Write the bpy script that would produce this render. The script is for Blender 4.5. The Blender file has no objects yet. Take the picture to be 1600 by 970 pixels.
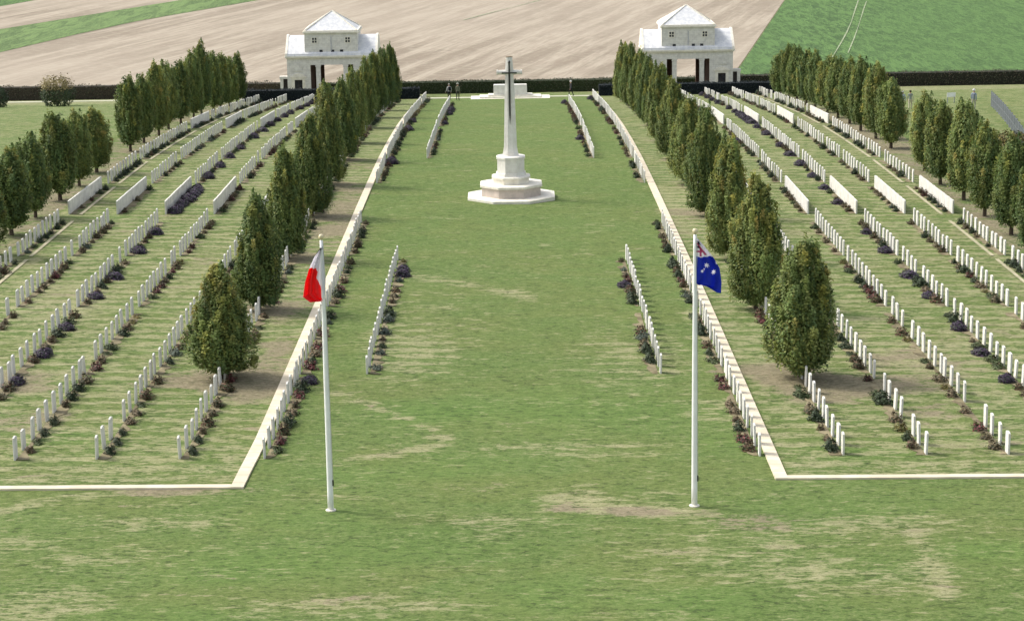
import bpy, bmesh, math, random
import numpy as np
from mathutils import Vector, Matrix

S = bpy.context.scene
COL = S.collection
rad = math.radians

# ------------------------------------------------------------------ camera
F = 3400.0                                   # focal length in photograph pixels (1600 wide)
PITCH = math.atan(671 / 3400.0) + 0.025
ROLL = 0.0165
ZC = 21.8
def cam_axes():
    fw = Vector((-0.0004, math.cos(PITCH), -math.sin(PITCH))).normalized()
    r0 = fw.cross(Vector((0, 0, 1))).normalized()
    u0 = r0.cross(fw)
    r = r0 * math.cos(ROLL) - u0 * math.sin(ROLL)
    u = u0 * math.cos(ROLL) + r0 * math.sin(ROLL)
    return fw, r, u
FW, RT, UP = cam_axes()
CAMP = Vector((0, 0, ZC))
cam_d = bpy.data.cameras.new('camera')
cam = bpy.data.objects.new('camera', cam_d)
COL.objects.link(cam)
m3 = Matrix((RT, UP, -FW)).transposed()
cam.matrix_world = Matrix.Translation(CAMP) @ m3.to_4x4()
cam_d.sensor_width = 36.0
cam_d.lens = F * 36.0 / 1600.0
cam_d.clip_start = 1.0
cam_d.clip_end = 6000.0
S.camera = cam

# ------------------------------------------------------------------ light
SUN_EL = 47.0
SUN_AZ = math.atan2(-0.93, 0.36)             # direction towards the sun, measured from +Y to +X
w = bpy.data.worlds.new('World'); S.world = w; w.use_nodes = True
wn = w.node_tree.nodes; wl = w.node_tree.links
bg = wn['Background']
sky = wn.new('ShaderNodeTexSky'); sky.sky_type = 'NISHITA'; sky.sun_disc = False
sky.sun_elevation = rad(SUN_EL); sky.sun_rotation = SUN_AZ
sky.air_density = 1.0; sky.dust_density = 3.5; sky.ozone_density = 0.6
whs = wn.new('ShaderNodeHueSaturation'); whs.inputs['Saturation'].default_value = .42   # hazy, nearly white sky
wl.new(sky.outputs[0], whs.inputs['Color']); wl.new(whs.outputs[0], bg.inputs[0]); bg.inputs[1].default_value = 0.15
sd = bpy.data.lights.new('sun', 'SUN'); sun = bpy.data.objects.new('sun', sd); COL.objects.link(sun)
sd.energy = 1.6; sd.angle = rad(10.0); sd.color = (1.0, 0.95, 0.86)
sv = Vector((math.sin(SUN_AZ) * math.cos(rad(SUN_EL)), math.cos(SUN_AZ) * math.cos(rad(SUN_EL)), math.sin(rad(SUN_EL))))
sun.rotation_euler = sv.to_track_quat('Z', 'Y').to_euler()
sun.location = (-60, 60, 90)
S.view_settings.view_transform = 'Standard'
S.view_settings.look = 'None'
S.view_settings.exposure = 0.84
S.view_settings.gamma = 1.0
S.view_settings.use_curve_mapping = False

# ------------------------------------------------------------------ terrain
K_T = [(-500, .006), (57, .008), (70, .009), (76, .012), (88, .016), (127, .016), (150, .014), (190, .006), (225, .0), (5000, .0)]
def kk(y): return np.interp(y, [a for a, b in K_T], [b for a, b in K_T])
MEAS = [(77.2, .0659, 771), (89.1, .02868, 668), (102, -.00235, 583), (114.9, -.0253, 518), (128.3, -.0444, 464),
        (140.9, -.059, 422), (153.4, -.0703, 388), (164.9, -.0791, 419), (178.1, -.0853, 388), (190.5, -.0912, 362),
        (203, -.0938, 340), (215.8, -.0968, 320), (227, -.0991, 304)]
YN, HN = [], []
for d, v, dx in MEAS:
    v2 = v
    for _ in range(3):
        yy = d * (math.cos(PITCH) - v2 * math.sin(PITCH))
        v2 = v + (ROLL - float(kk(yy))) * dx / F
    YN.append(d * (math.cos(PITCH) - v2 * math.sin(PITCH)))
    HN.append(d * (math.sin(PITCH) + v2 * math.cos(PITCH)))
HN = [HN[0]] + [(HN[i - 1] + 2 * HN[i] + HN[i + 1]) / 4 for i in range(1, len(HN) - 1)] + [HN[-1]]
BLK = list(YN[:12])                          # near end of each block of graves (distance along Y)
PY = [-600, 20, 55] + YN + [243, 262, 5000]
PH = [21.7, 21.7, HN[0] - .03] + HN + [HN[-1] + 1.45, HN[-1] + 1.45, HN[-1] + 1.45]
def gz(x, y):
    return ZC - np.interp(y, PY, PH) - kk(y) * np.clip(x, -60, 60)
def G(x, y): return float(gz(x, y))
def wx(x, y):                                # the left half splays outwards a little towards the memorial
    return x - float(np.interp(y, [60, 71, 76, 88, 105], [.38, .36, .18, .08, 0])) if x < -7 else x
def proj(p):
    v = Vector(p) - CAMP; dd = v.dot(FW)
    return 800 + F * v.dot(RT) / dd, 485 - F * v.dot(UP) / dd, dd
def at(px, py):
    d = (FW + RT * ((px - 800) / F) + UP * ((485 - py) / F)).normalized()
    t0 = 20.0; t = t0
    while t < 3000:
        p = CAMP + d * t
        if p.z < G(p.x, p.y): break
        t0 = t; t += 2.0
    for _ in range(20):
        tm = (t0 + t) / 2; p = CAMP + d * tm
        if p.z < G(p.x, p.y): t = tm
        else: t0 = tm
    p = CAMP + d * t
    return Vector((p.x, p.y, G(p.x, p.y)))

# ------------------------------------------------------------------ helpers
def tag(o, label=None, cat=None, group=None, kind=None):
    if label: o['label'] = label
    if cat: o['category'] = cat
    if group: o['group'] = group
    if kind: o['kind'] = kind
    return o
def empty(name, loc, rz=0.0):
    o = bpy.data.objects.new(name, None); COL.objects.link(o)
    o.location = loc; o.rotation_euler = (0, 0, rz); o.empty_display_size = .3
    return o
def link(name, me, mats, parent=None, loc=None, smooth=False):
    o = bpy.data.objects.new(name, me); COL.objects.link(o)
    if not isinstance(mats, (list, tuple)): mats = [mats]
    if not me.materials:
        for m in mats: me.materials.append(m)
    if parent: o.parent = parent
    if loc is not None: o.location = loc
    if smooth:
        me.polygons.foreach_set('use_smooth', [True] * len(me.polygons))
    return o
class MB:
    def __init__(s): s.bm = bmesh.new(); s.mi = 0
    def _new(s, fs):
        for f in fs: f.material_index = s.mi
    def box(s, x0, x1, y0, y1, z0, z1, bev=0):
        r = bmesh.ops.create_cube(s.bm, size=1)
        vs = r['verts']
        for v in vs: v.co = Vector(((x0 + x1) / 2 + v.co.x * (x1 - x0), (y0 + y1) / 2 + v.co.y * (y1 - y0), (z0 + z1) / 2 + v.co.z * (z1 - z0)))
        fs = list({f for v in vs for f in v.link_faces}); s._new(fs)
        if bev:
            es = list({e for v in vs for e in v.link_edges})
            r = bmesh.ops.bevel(s.bm, geom=es, offset=bev, segments=2, affect='EDGES')
            s._new(r['faces'])
    def ring(s, pts_list, cap=True):
        rows = [[s.bm.verts.new(p) for p in ps] for ps in pts_list]
        n = len(rows[0]); fs = []
        for a, b in zip(rows, rows[1:]):
            for i in range(n):
                fs.append(s.bm.faces.new((a[i], a[(i + 1) % n], b[(i + 1) % n], b[i])))
        if cap:
            fs.append(s.bm.faces.new(rows[0][::-1])); fs.append(s.bm.faces.new(rows[-1]))
        s._new(fs)
    def lathe(s, prof, n=16, cx=0, cy=0, rot=0.0, sy=1.0):
        s.ring([[(cx + r * math.cos(2 * math.pi * i / n + rot), cy + sy * r * math.sin(2 * math.pi * i / n + rot), z) for i in range(n)] for r, z in prof])
    def tube(s, pts, r0, r1, n=7):
        pts = [Vector(p) for p in pts]; rows = []
        for i, p in enumerate(pts):
            t = (pts[min(i + 1, len(pts) - 1)] - pts[max(i - 1, 0)]).normalized()
            a = t.orthogonal().normalized(); b = t.cross(a)
            r = r0 + (r1 - r0) * i / (len(pts) - 1)
            rows.append([p + a * r * math.cos(2 * math.pi * k / n) + b * r * math.sin(2 * math.pi * k / n) for k in range(n)])
        s.ring(rows)
    def prism(s, poly, axis, a0, a1):
        def P(u, v, a): return {'x': (a, u, v), 'y': (u, a, v), 'z': (u, v, a)}[axis]
        s.ring([[P(u, v, a0) for u, v in poly], [P(u, v, a1) for u, v in poly]])
    def build(s, name, mats, parent=None, loc=None, smooth=False):
        me = bpy.data.meshes.new(name)
        bmesh.ops.recalc_face_normals(s.bm, faces=s.bm.faces)
        s.bm.to_mesh(me); s.bm.free()
        return link(name, me, mats, parent, loc, smooth)
def mesh_np(name, V, Q, tint=None):
    me = bpy.data.meshes.new(name)
    V = np.asarray(V, np.float32); Q = np.asarray(Q, np.int32)
    n = Q.shape[1]
    me.vertices.add(len(V)); me.vertices.foreach_set('co', V.ravel())
    me.loops.add(Q.size); me.loops.foreach_set('vertex_index', Q.ravel())
    me.polygons.add(len(Q)); me.polygons.foreach_set('loop_start', np.arange(0, Q.size, n, dtype=np.int32))
    me.polygons.foreach_set('loop_total', np.full(len(Q), n, np.int32))
    me.update(calc_edges=True)
    if tint is not None:
        a = me.attributes.new('tint', 'FLOAT_COLOR', 'FACE')
        c = np.ones((len(Q), 4), np.float32); c[:, :3] = tint
        a.data.foreach_set('color', c.ravel())
    return me

# ------------------------------------------------------------------ materials
class NT:
    def __init__(s, name):
        s.m = bpy.data.materials.new(name); s.m.use_nodes = True
        s.n = s.m.node_tree.nodes; s.l = s.m.node_tree.links
        s.b = s.n['Principled BSDF']; s.out = s.n['Material Output']
    def node(s, t, **k):
        x = s.n.new(t)
        for a, b in k.items(): setattr(x, a, b)
        return x
    def coord(s, obj=False, scale=(1, 1, 1), rot=(0, 0, 0)):
        mp = s.node('ShaderNodeMapping'); mp.inputs['Scale'].default_value = scale; mp.inputs['Rotation'].default_value = rot
        if obj:
            tc = s.node('ShaderNodeTexCoord'); s.l.new(tc.outputs['Object'], mp.inputs[0])
        else:
            g = s.node('ShaderNodeNewGeometry'); s.l.new(g.outputs['Position'], mp.inputs[0])
        return mp.outputs[0]
    def noise(s, co, scale, detail=4, rough=.6, dist=0.0):
        x = s.node('ShaderNodeTexNoise'); x.inputs['Scale'].default_value = scale
        x.inputs['Detail'].default_value = detail; x.inputs['Roughness'].default_value = rough
        x.inputs['Distortion'].default_value = dist
        s.l.new(co, x.inputs['Vector']); return x.outputs[0]
    def ramp(s, v, a, b, lo=0.0, hi=1.0):
        x = s.node('ShaderNodeMapRange'); x.interpolation_type = 'SMOOTHSTEP'
        x.inputs[1].default_value = a; x.inputs[2].default_value = b; x.inputs[3].default_value = lo; x.inputs[4].default_value = hi
        s.l.new(v, x.inputs[0]); return x.outputs[0]
    def math(s, op, a, b=None):
        x = s.node('ShaderNodeMath', operation=op)
        for i, q in enumerate((a, b)):
            if q is None: continue
            if isinstance(q, (int, float)): x.inputs[i].default_value = q
            else: s.l.new(q, x.inputs[i])
        return x.outputs[0]
    def mix(s, f, a, b):
        x = s.node('ShaderNodeMix', data_type='RGBA')
        for i, q in ((0, f), (6, a), (7, b)):
            if isinstance(q, (int, float)): x.inputs[i].default_value = q
            elif isinstance(q, tuple): x.inputs[i].default_value = q + (1,)
            else: s.l.new(q, x.inputs[i])
        return x.outputs[2]
    def attr(s, name):
        x = s.node('ShaderNodeAttribute'); x.attribute_name = name; return x
    def sep(s, c):
        x = s.node('ShaderNodeSeparateColor'); s.l.new(c, x.inputs[0]); return x.outputs
    def bump(s, h, st, dist=.1):
        x = s.node('ShaderNodeBump'); x.inputs['Strength'].default_value = st; x.inputs['Distance'].default_value = dist
        s.l.new(h, x.inputs['Height']); s.l.new(x.outputs[0], s.b.inputs['Normal'])
    def done(s, col, rough=.85, spec=.2):
        if isinstance(col, tuple): s.b.inputs['Base Color'].default_value = col + (1,)
        else: s.l.new(col, s.b.inputs['Base Color'])
        s.b.inputs['Roughness'].default_value = rough
        s.b.inputs['Specular IOR Level'].default_value = spec
        return s.m

def mat_ground():
    t = NT('lawn_grass')
    a = t.sep(t.attr('wear').outputs['Color'])
    co = t.coord(); st = t.coord(scale=(.55, 1.5, 1))
    n1 = t.noise(co, .13, 4, .6); n2 = t.noise(co, .9, 4, .65); n3 = t.noise(st, 2.6, 6, .72, .4); n4 = t.noise(co, 14, 3, .7)
    n5 = t.noise(st, .75, 6, .75, .8)
    n6 = t.noise(t.coord(scale=(.8, 1.3, 1)), 4.5, 5, .8, .5); n7 = t.noise(t.coord(scale=(.7, 1, 1)), .22, 4, .6, .5)
    g = t.mix(t.ramp(n1, .35, .65), (.080, .136, .030), (.106, .164, .040))
    g = t.mix(t.ramp(n2, .38, .66), g, (.094, .154, .038))
    g = t.mix(t.ramp(n6, .45, .6, 0, .75), g, (.155, .20, .072))
    g = t.mix(t.ramp(n4, .5, .7, 0, .5), g, (.155, .20, .07))
    g = t.mix(t.ramp(n7, .42, .62, 0, .4), g, (.150, .172, .054))
    g = t.mix(t.ramp(n4, .56, .70, 0, .22), g, (.24, .25, .12))
    g = t.mix(t.math('MULTIPLY', a[1], .8), g, t.mix(t.ramp(n3, .4, .6), (.085, .155, .034), (.13, .205, .055)))
    f = t.math('ADD', t.math('MULTIPLY', n3, .5), t.math('MULTIPLY', n5, .3))
    f = t.math('ADD', f, t.math('MULTIPLY', n6, .2))
    f = t.math('ADD', f, t.math('MULTIPLY', a[0], .15))
    sp = t.node('ShaderNodeSeparateXYZ'); t.l.new(t.coord(), sp.inputs[0])
    band = t.ramp(sp.outputs[1], 71, 73)
    wv = t.math('SINE', t.math('ADD', t.math('MULTIPLY', sp.outputs[1], 5.0), t.math('MULTIPLY', n5, 14.0)))
    f = t.math('ADD', f, t.math('MULTIPLY', t.math('MULTIPLY', t.math('MULTIPLY', wv, band), a[0]), .10))
    dry = t.ramp(f, .53, .61, 0, .85)
    g = t.mix(dry, g, t.mix(t.ramp(n6, .4, .6), (.38, .35, .21), (.23, .235, .115)))
    dk = t.math('ADD', t.math('MULTIPLY', n3, .45), t.math('MULTIPLY', n6, .55))
    g = t.mix(t.ramp(dk, .50, .38, 0, .85), g, (.050, .066, .026))
    fb = t.math('ADD', t.math('MULTIPLY', n5, .5), t.math('MULTIPLY', n6, .3)); fb = t.math('ADD', fb, t.math('MULTIPLY', a[2], .30)); fb = t.math('ADD', fb, t.math('MULTIPLY', a[0], .10))
    fb = t.math('ADD', fb, t.math('MULTIPLY', t.ramp(n7, .50, .66), .10))
    g = t.mix(t.ramp(fb, .53, .63, 0, .9), g, t.mix(t.ramp(n6, .4, .62), (.17, .145, .095), (.29, .24, .165)))
    n8 = t.noise(t.coord(scale=(.7, 1, 1)), 8, 4, .8)
    g = t.mix(t.ramp(n8, .46, .38, 0, .55), g, (.055, .075, .026)); g = t.mix(t.ramp(n8, .56, .66, 0, .45), g, (.26, .285, .11))
    t.bump(t.math('ADD', n8, n6), .6, .08)
    return t.done(g, .95, .1)
def mat_simple(name, c1, c2, scale=3, rough=.85, bump=0.0, obj=False, sc=(1, 1, 1), spec=.2, lo=.35, hi=.65):
    t = NT(name); co = t.coord(obj=obj, scale=sc); n = t.noise(co, scale, 5, .65)
    if bump: t.bump(n, bump, .03)
    return t.done(t.mix(t.ramp(n, lo, hi), c1, c2), rough, spec)
def mat_stone(name, c1, c2, stain=(.42, .40, .34), joints=0.0, rnd=.0):
    t = NT(name); co = t.coord(obj=True)
    n = t.noise(co, 2.5, 5, .6); s_ = t.noise(t.coord(obj=True, scale=(2, 2, .5)), 1.6, 6, .7)
    c = t.mix(t.ramp(n, .35, .65), c1, c2)
    c = t.mix(t.ramp(s_, .55, .8, 0, .6), c, stain)
    if rnd:
        oi = t.node('ShaderNodeObjectInfo')
        c = t.mix(t.math('MULTIPLY', oi.outputs['Random'], rnd), c, (.55, .55, .56))
    if joints:
        br = t.node('ShaderNodeTexBrick'); t.l.new(t.coord(obj=True, rot=(math.pi / 2, 0, 0)), br.inputs[0])
        br.inputs['Scale'].default_value = joints; br.inputs['Mortar Size'].default_value = .012
        br.inputs['Color1'].default_value = (1, 1, 1, 1); br.inputs['Color2'].default_value = (.97, .96, .95, 1); br.inputs['Mortar'].default_value = (.84, .83, .82, 1)
        mx = t.node('ShaderNodeMix', data_type='RGBA', blend_type='MULTIPLY'); mx.inputs[0].default_value = 1
        t.l.new(c, mx.inputs[6]); t.l.new(br.outputs[0], mx.inputs[7]); c = mx.outputs[2]
    t.bump(n, .15, .02)
    return t.done(c, .75, .3)
def mat_leaf(name, mul=(1, 1, 1), trans=.4):
    t = NT(name); a = t.attr('tint').outputs['Color']
    oi = t.node('ShaderNodeObjectInfo')
    mx = t.node('ShaderNodeMix', data_type='RGBA', blend_type='MULTIPLY'); mx.inputs[0].default_value = 1
    t.l.new(a, mx.inputs[6]); mx.inputs[7].default_value = mul + (1,)
    hs = t.node('ShaderNodeHueSaturation'); t.l.new(mx.outputs[2], hs.inputs['Color'])
    t.l.new(t.ramp(oi.outputs['Random'], 0, 1, .85, 1.2), hs.inputs['Value'])
    t.l.new(t.ramp(oi.outputs['Random'], 0, 1, .518, .496), hs.inputs['Hue'])
    m = t.done(hs.outputs[0], .6, .25)
    tr = t.node('ShaderNodeBsdfTranslucent'); t.l.new(hs.outputs[0], tr.inputs[0])
    ms = t.node('ShaderNodeMixShader'); ms.inputs[0].default_value = trans
    t.l.new(t.b.outputs[0], ms.inputs[1]); t.l.new(tr.outputs[0], ms.inputs[2]); t.l.new(ms.outputs[0], t.out.inputs[0])
    return m

M = {}
M['ground'] = mat_ground()
M['leaf'] = mat_leaf('foliage')
M['plant'] = mat_leaf('plant_leaves', trans=.12)
M['bark'] = mat_simple('bark', (.055, .042, .03), (.11, .085, .06), 9, .9, .4, sc=(3, 3, 1))
M['head'] = mat_stone('headstone_stone', (.70, .68, .61), (.56, .545, .48), rnd=.45)
M['cream'] = mat_stone('cream_stone', (.80, .76, .66), (.68, .64, .54), stain=(.5, .45, .36))
M['monu'] = mat_stone('monument_stone', (.76, .74, .68), (.66, .63, .57), stain=(.45, .38, .33))
M['pav'] = mat_stone('pavilion_stone', (.74, .72, .66), (.62, .60, .55), stain=(.42, .41, .38), joints=1.1)
M['lead'] = mat_stone('pale_roof', (.70, .70, .69), (.56, .57, .59), stain=(.33, .34, .37))
M['darkw'] = mat_simple('dark_glass', (.02, .022, .028), (.05, .05, .055), 3, .3)
M['door'] = mat_simple('door_paint', (.035, .03, .03), (.06, .05, .05), 5, .5)
M['inner'] = mat_simple('shaded_wall', (.10, .06, .05), (.15, .09, .07), 4, .9)  # porch shade painted into the dark brown of the inner walls
M['bronze'] = mat_simple('bronze', (.012, .012, .010), (.03, .03, .024), 6, .45, spec=.5)
M['pole'] = mat_simple('white_paint', (.88, .88, .86), (.80, .80, .78), 2, .35, obj=True, spec=.5)
M['gold'] = mat_simple('cream_ball', (.72, .62, .40), (.62, .52, .32), 4, .35, spec=.5)
M['soil'] = mat_simple('bed_soil', (.125, .105, .06), (.25, .215, .13), 1.7, .95, .3)
M['edge'] = mat_simple('bed_edging', (.42, .38, .26), (.30, .29, .18), .9, .95)

# ------------------------------------------------------------------ the ground sheet
def axis(a, b, step, outs):
    core = list(np.arange(a, b + 1e-6, step))
    return np.array(sorted([x for x in outs if x < a - step] + core + [x for x in outs if x > b + step]))
XS = axis(-48, 48, .5, [-2500, -1200, -600, -350, -250, -180, -140, -110, -90, -75, -65, -58, -53, 53, 58, 65, 75, 90, 110, 140, 180, 250, 350, 600, 1200, 2500])
YS = axis(50, 248, .5, [-600, -200, -50, 0, 20, 30, 40, 45, 252, 258, 266, 280, 300, 330, 370, 420, 500, 650, 900, 1400, 2200, 4500])
GX, GY = np.meshgrid(XS, YS)
V = np.stack([GX, GY, gz(GX, GY)], -1).reshape(-1, 3)
nx, ny = len(XS), len(YS)
ii = np.arange(nx * ny).reshape(ny, nx)
Q = np.stack([ii[:-1, :-1], ii[:-1, 1:], ii[1:, 1:], ii[1:, :-1]], -1).reshape(-1, 4)
me = mesh_np('ground', V, Q)
wear = np.zeros((ny, nx, 3))
AX = np.abs(GX)
wear[..., 0] += np.where((AX > 9.2) & (AX < 27) & (GY > 71), .40, .0) + 0
wear[..., 0] -= np.where((AX < 8.6) & (GY > 110), .22, 0)
wear[..., 1] += np.where((AX < 8.5) & (GY > 110), .12, 0)
wear[..., 0] += np.clip((71 - GY) / 4, 0, 1) * np.clip((GX - 1) / 6, 0, 1) * .06 + np.clip((71 - GY) / 4, 0, 1) * np.clip((-GX - 8) / 4, 0, 1) * .04
def seg(pts, w_, ch, amt):
    P = [at(*p) for p in pts]; best = np.full(GX.shape, 1e9)
    for a, b in zip(P, P[1:]):
        dx, dy = b.x - a.x, b.y - a.y; L = dx * dx + dy * dy
        t = np.clip(((GX - a.x) * dx + (GY - a.y) * dy) / L, 0, 1)
        best = np.minimum(best, np.hypot(GX - a.x - t * dx, GY - a.y - t * dy))
    wear[..., ch] += amt * np.clip(1.35 - best / w_, 0, 1)
def blob(px, py, rx, ry, ch, amt):
    p = at(px, py); d = np.hypot((GX - p.x) / rx, (GY - p.y) / ry)
    wear[..., ch] += amt * np.clip(1.4 - d, 0, 1)
seg([(520, 612), (560, 625), (610, 645), (660, 665), (700, 690), (640, 705), (560, 715), (525, 722)], .42, 0, .62)
seg([(560, 625), (610, 645), (690, 680)], .4, 2, .35)
seg([(625, 430), (680, 437), (760, 450), (830, 465)], .7, 0, .6)
seg([(0, 800), (60, 785), (120, 772), (200, 768), (350, 768)], .35, 0, .6)
seg([(200, 770), (400, 768)], .6, 2, .45)
seg([(870, 790), (930, 803), (1000, 797), (1070, 801), (1120, 797)], .4, 2, .35); seg([(860, 796), (960, 798), (1120, 803)], .5, 0, .5)
blob(895, 778, 1.3, 1.5, 0, .5); blob(870, 800, .7, .8, 2, .4); blob(1000, 803, .9, .5, 2, .4); blob(1180, 815, 2.2, 1.3, 2, .55); blob(1130, 860, 3.4, 2.2, 0, .3)
blob(1300, 900, 3.2, 1.6, 0, .35); seg([(1430, 830), (1450, 870), (1480, 930)], .5, 0, .6); blob(1370, 820, 3, 1, 0, .5)
blob(60, 945, 2.6, 1.4, 0, .45); blob(20, 850, 1.2, 1, 0, .4); blob(250, 815, 2.2, 1, 0, .35); blob(180, 870, 3, 1.4, 0, .25); blob(1000, 790, 2, 1.2, 0, .5)
blob(560, 945, 3, 1, 0, .5); blob(930, 700, 3.5, 1.1, 0, .45); blob(850, 840, 1.5, 1, 2, .3); blob(1230, 860, 2, 1, 2, .3)
blob(20, 600, 2.4, 2.5, 2, .6); blob(30, 660, 2, 2, 2, .5); blob(270, 595, 2.6, 1.6, 2, .5); blob(1290, 612, 2.6, 2.2, 2, .7); blob(1190, 580, 2.2, 2.0, 2, .6)
blob(1380, 600, 3, 1.8, 2, .45); blob(1440, 640, 2, 1.6, 2, .4); blob(650, 520, 2.5, 8, 0, .3); blob(1000, 560, 2.6, 6, 0, .35); blob(640, 560, 2, 4, 0, .3)
blob(1100, 500, 1, 4, 0, .4); blob(1120, 640, 1.2, 2, 0, .4); blob(395, 610, 2, 2.4, 2, .6); blob(420, 570, 1.2, 5, 2, .45); blob(470, 470, 1.6, 6, 2, .4)
blob(520, 360, 2, 14, 2, .35); blob(550, 300, 2, 14, 2, .35); blob(1450, 560, 3, 3, 0, .4); blob(90, 470, 2, 4, 0, .6); blob(1300, 200, 4, 16, 2, .35)
blob(1480, 580, 3, 4, 2, .3); blob(1060, 330, 2, 10, 0, .4); blob(760, 820, 2.5, 1.4, 0, .25); blob(1560, 690, 1.2, 2.4, 2, .4)
for (px, py, rx, ry, a) in [(1350, 708, 2.0, .8, 1), (95, 685, 1.6, 1.2, 1), (1560, 860, 2.2, 1.2, .9), (430, 880, 3.4, 1.8, .8), (330, 900, 2, 1, .5), (870, 930, 1.8, 1.6, .6),
                            (1090, 940, 1.8, 1.2, .8), (900, 640, 5, 3.6, .75), (660, 645, 2.6, 1.6, .8), (620, 740, 3.2, 1, .7), (1130, 690, 1.4, 1, .7), (430, 620, 1.4, 3, .5),
                            (1270, 800, 3, 1.4, .45), (700, 850, 3, 1.8, .5), (480, 810, 3, 1.6, .55), (200, 330, 2, 8, .4), (1380, 330, 4, 6, .4), (60, 480, 1.4, 2, .7), (140, 360, 1, 7, .7), (720, 720, 3, 1, .4), (250, 960, 3, 1, .6)]:
    blob(px, py, rx, ry, 1, a)
for i in range(1, 12):
    for s_ in (-1, 1):
        d = np.hypot((GX - s_ * 11.9) / 1.7, (GY - (BLK[i] - .7)) / 2.2)
        wear[..., 2] += .55 * np.clip(1.3 - d, 0, 1)
wear[..., 2] += np.where((AX > 26.9) & (AX < 30.5) & (GY < 228), .62, 0)
wear[..., 0] += np.where((AX > 31) & (GY > 120), .30, 0); wear[..., 1] += np.where((GX < -31), .35, 0); wear[..., 2] -= np.where((AX > 31), .3, 0)
wear[..., 0] += np.where((GY > 228), .5, 0)
wear = np.clip(wear, 0, 1)
a = me.attributes.new('wear', 'FLOAT_COLOR', 'POINT')
c4 = np.ones((ny * nx, 4), np.float32); c4[:, :3] = wear.reshape(-1, 3); a.data.foreach_set('color', c4.ravel())
tag(link('ground', me, M['ground'], smooth=True), kind='structure')

# ------------------------------------------------------------------ fields beyond the road
def sheet(name, px_poly, mat, lift):
    vs = []
    for p in px_poly:
        if len(p) == 2: q = at(*p)
        else: q = Vector((p[0], p[1], 0))
        vs.append((q.x, q.y, G(q.x, q.y) + lift))
    me_ = bpy.data.meshes.new(name); me_.from_pydata(vs, [], [list(range(len(vs)))])
    return tag(link(name, me_, mat), kind='structure')
def mat_plough():
    t = NT('ploughed_earth'); r = rad(14)
    co = t.coord(rot=(0, 0, r), scale=(1, 1, 1))
    mp = t.node('ShaderNodeMapping'); mp.inputs['Scale'].default_value = (1, .05, 1); t.l.new(co, mp.inputs[0])
    n1 = t.noise(mp.outputs[0], .45, 6, .62); n2 = t.noise(t.coord(), .02, 3, .5); n3 = t.noise(mp.outputs[0], 1.6, 4, .7); n4 = t.noise(t.coord(scale=(.6, 1.3, 1)), 1.1, 5, .75)
    c = t.mix(t.ramp(n1, .40, .60), (.225, .190, .142), (.365, .318, .248))
    c = t.mix(t.ramp(n3, .4, .62, 0, .6), c, (.235, .19, .145))
    c = t.mix(t.ramp(n2, .35, .65, 0, .5), c, (.36, .31, .245))
    c = t.mix(t.ramp(n4, .5, .68, 0, .6), c, (.42, .375, .30))
    t.bump(t.math('ADD', n3, n4), .5, .12)
    return t.done(c, .95, .1)
def mat_crop(name, c1, c2, c3, sc=.9):
    t = NT(name); co = t.coord(scale=(1, .16, 1)); n = t.noise(co, sc, 5, .75, 1.0); n2 = t.noise(co, .05, 3, .5); n3 = t.noise(co, 3.2, 4, .8)
    c = t.mix(t.ramp(n, .42, .58), tuple(q * .72 for q in c1), tuple(q * 1.1 for q in c2)); c = t.mix(t.ramp(n2, .4, .6, 0, .35), c, c3); c = t.mix(t.ramp(n3, .42, .66, 0, .5), c, (c2[0] * 1.5, c2[1] * 1.3, c2[2] * 1.4))
    t.bump(t.math('ADD', n, n3), .7, .25)
    return t.done(c, .8, .2)
M['plough'] = mat_plough()
M['crop'] = mat_crop('leafy_crop', (.042, .100, .022), (.082, .160, .040), (.062, .128, .030), 1.1)
M['verge'] = mat_crop('green_strip', (.085, .15, .040), (.115, .185, .055), (.10, .165, .048), .5)
M['road'] = mat_simple('chalky_track', (.40, .37, .29), (.33, .32, .22), .6, .95)
def xdir(p, deg, dist):                       # a far point along a field line
    return (p.x + dist * math.sin(rad(deg)), p.y + dist * math.cos(rad(deg)))
eR0 = at(1139, 128); eR1 = at(1226, 0)
dR = (eR1 - eR0); eR2 = eR0 + dR * 8
eN = eR0 - dR * ((eR0.y - 250.0) / dR.y)
sheet('ploughed_field', [(-700, 250, 0), (eN.x, 250, 0), (eR2.x, eR2.y, 0), (-300, eR2.y, 0), (-700, eR2.y, 0)], M['plough'], .05)
sheet('green_field', [(eN.x + .15, 250, 0), (700, 250, 0), (900, eR2.y, 0), (eR2.x + .15, eR2.y, 0)], M['crop'], .05)
a0, a1, a2, a3 = at(0, 83), at(115, 56), at(215, 34), at(405, 1)
b0, b1 = at(0, 47), at(290, 0)
da = (a3 - a2); db = b1 - b0; a4 = a3 + da * 3; b4 = b1 + db * 2
dm = (a1 - a0) * 1.2; am = a0 - dm; bm_ = b0 - db * 1.1
sheet('grass_strip_field', [(am.x, am.y, 0), (a0.x, a0.y, 0), (a1.x, a1.y, 0), (a2.x, a2.y, 0), (a3.x, a3.y, 0), (a4.x, a4.y, 0), (b4.x, b4.y, 0), (b1.x, b1.y, 0), (b0.x, b0.y, 0), (bm_.x, bm_.y, 0)], M['verge'], .09)
c0, c1 = at(0, 11), at(62, 0); dc = c1 - c0; c2 = c1 + dc * 10; cm = c0 - dc * 3
sheet('far_green_field', [(cm.x, cm.y, 0), (c0.x, c0.y, 0), (c1.x, c1.y, 0), (c2.x, c2.y, 0), (c2.x - 400, c2.y, 0), (cm.x - 400, cm.y, 0)], M['crop'], .09)
sheet('road', [(-700, 244.9, 0), (700, 244.9, 0), (700, 249.9, 0), (-700, 249.9, 0)], M['road'], .03)
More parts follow.
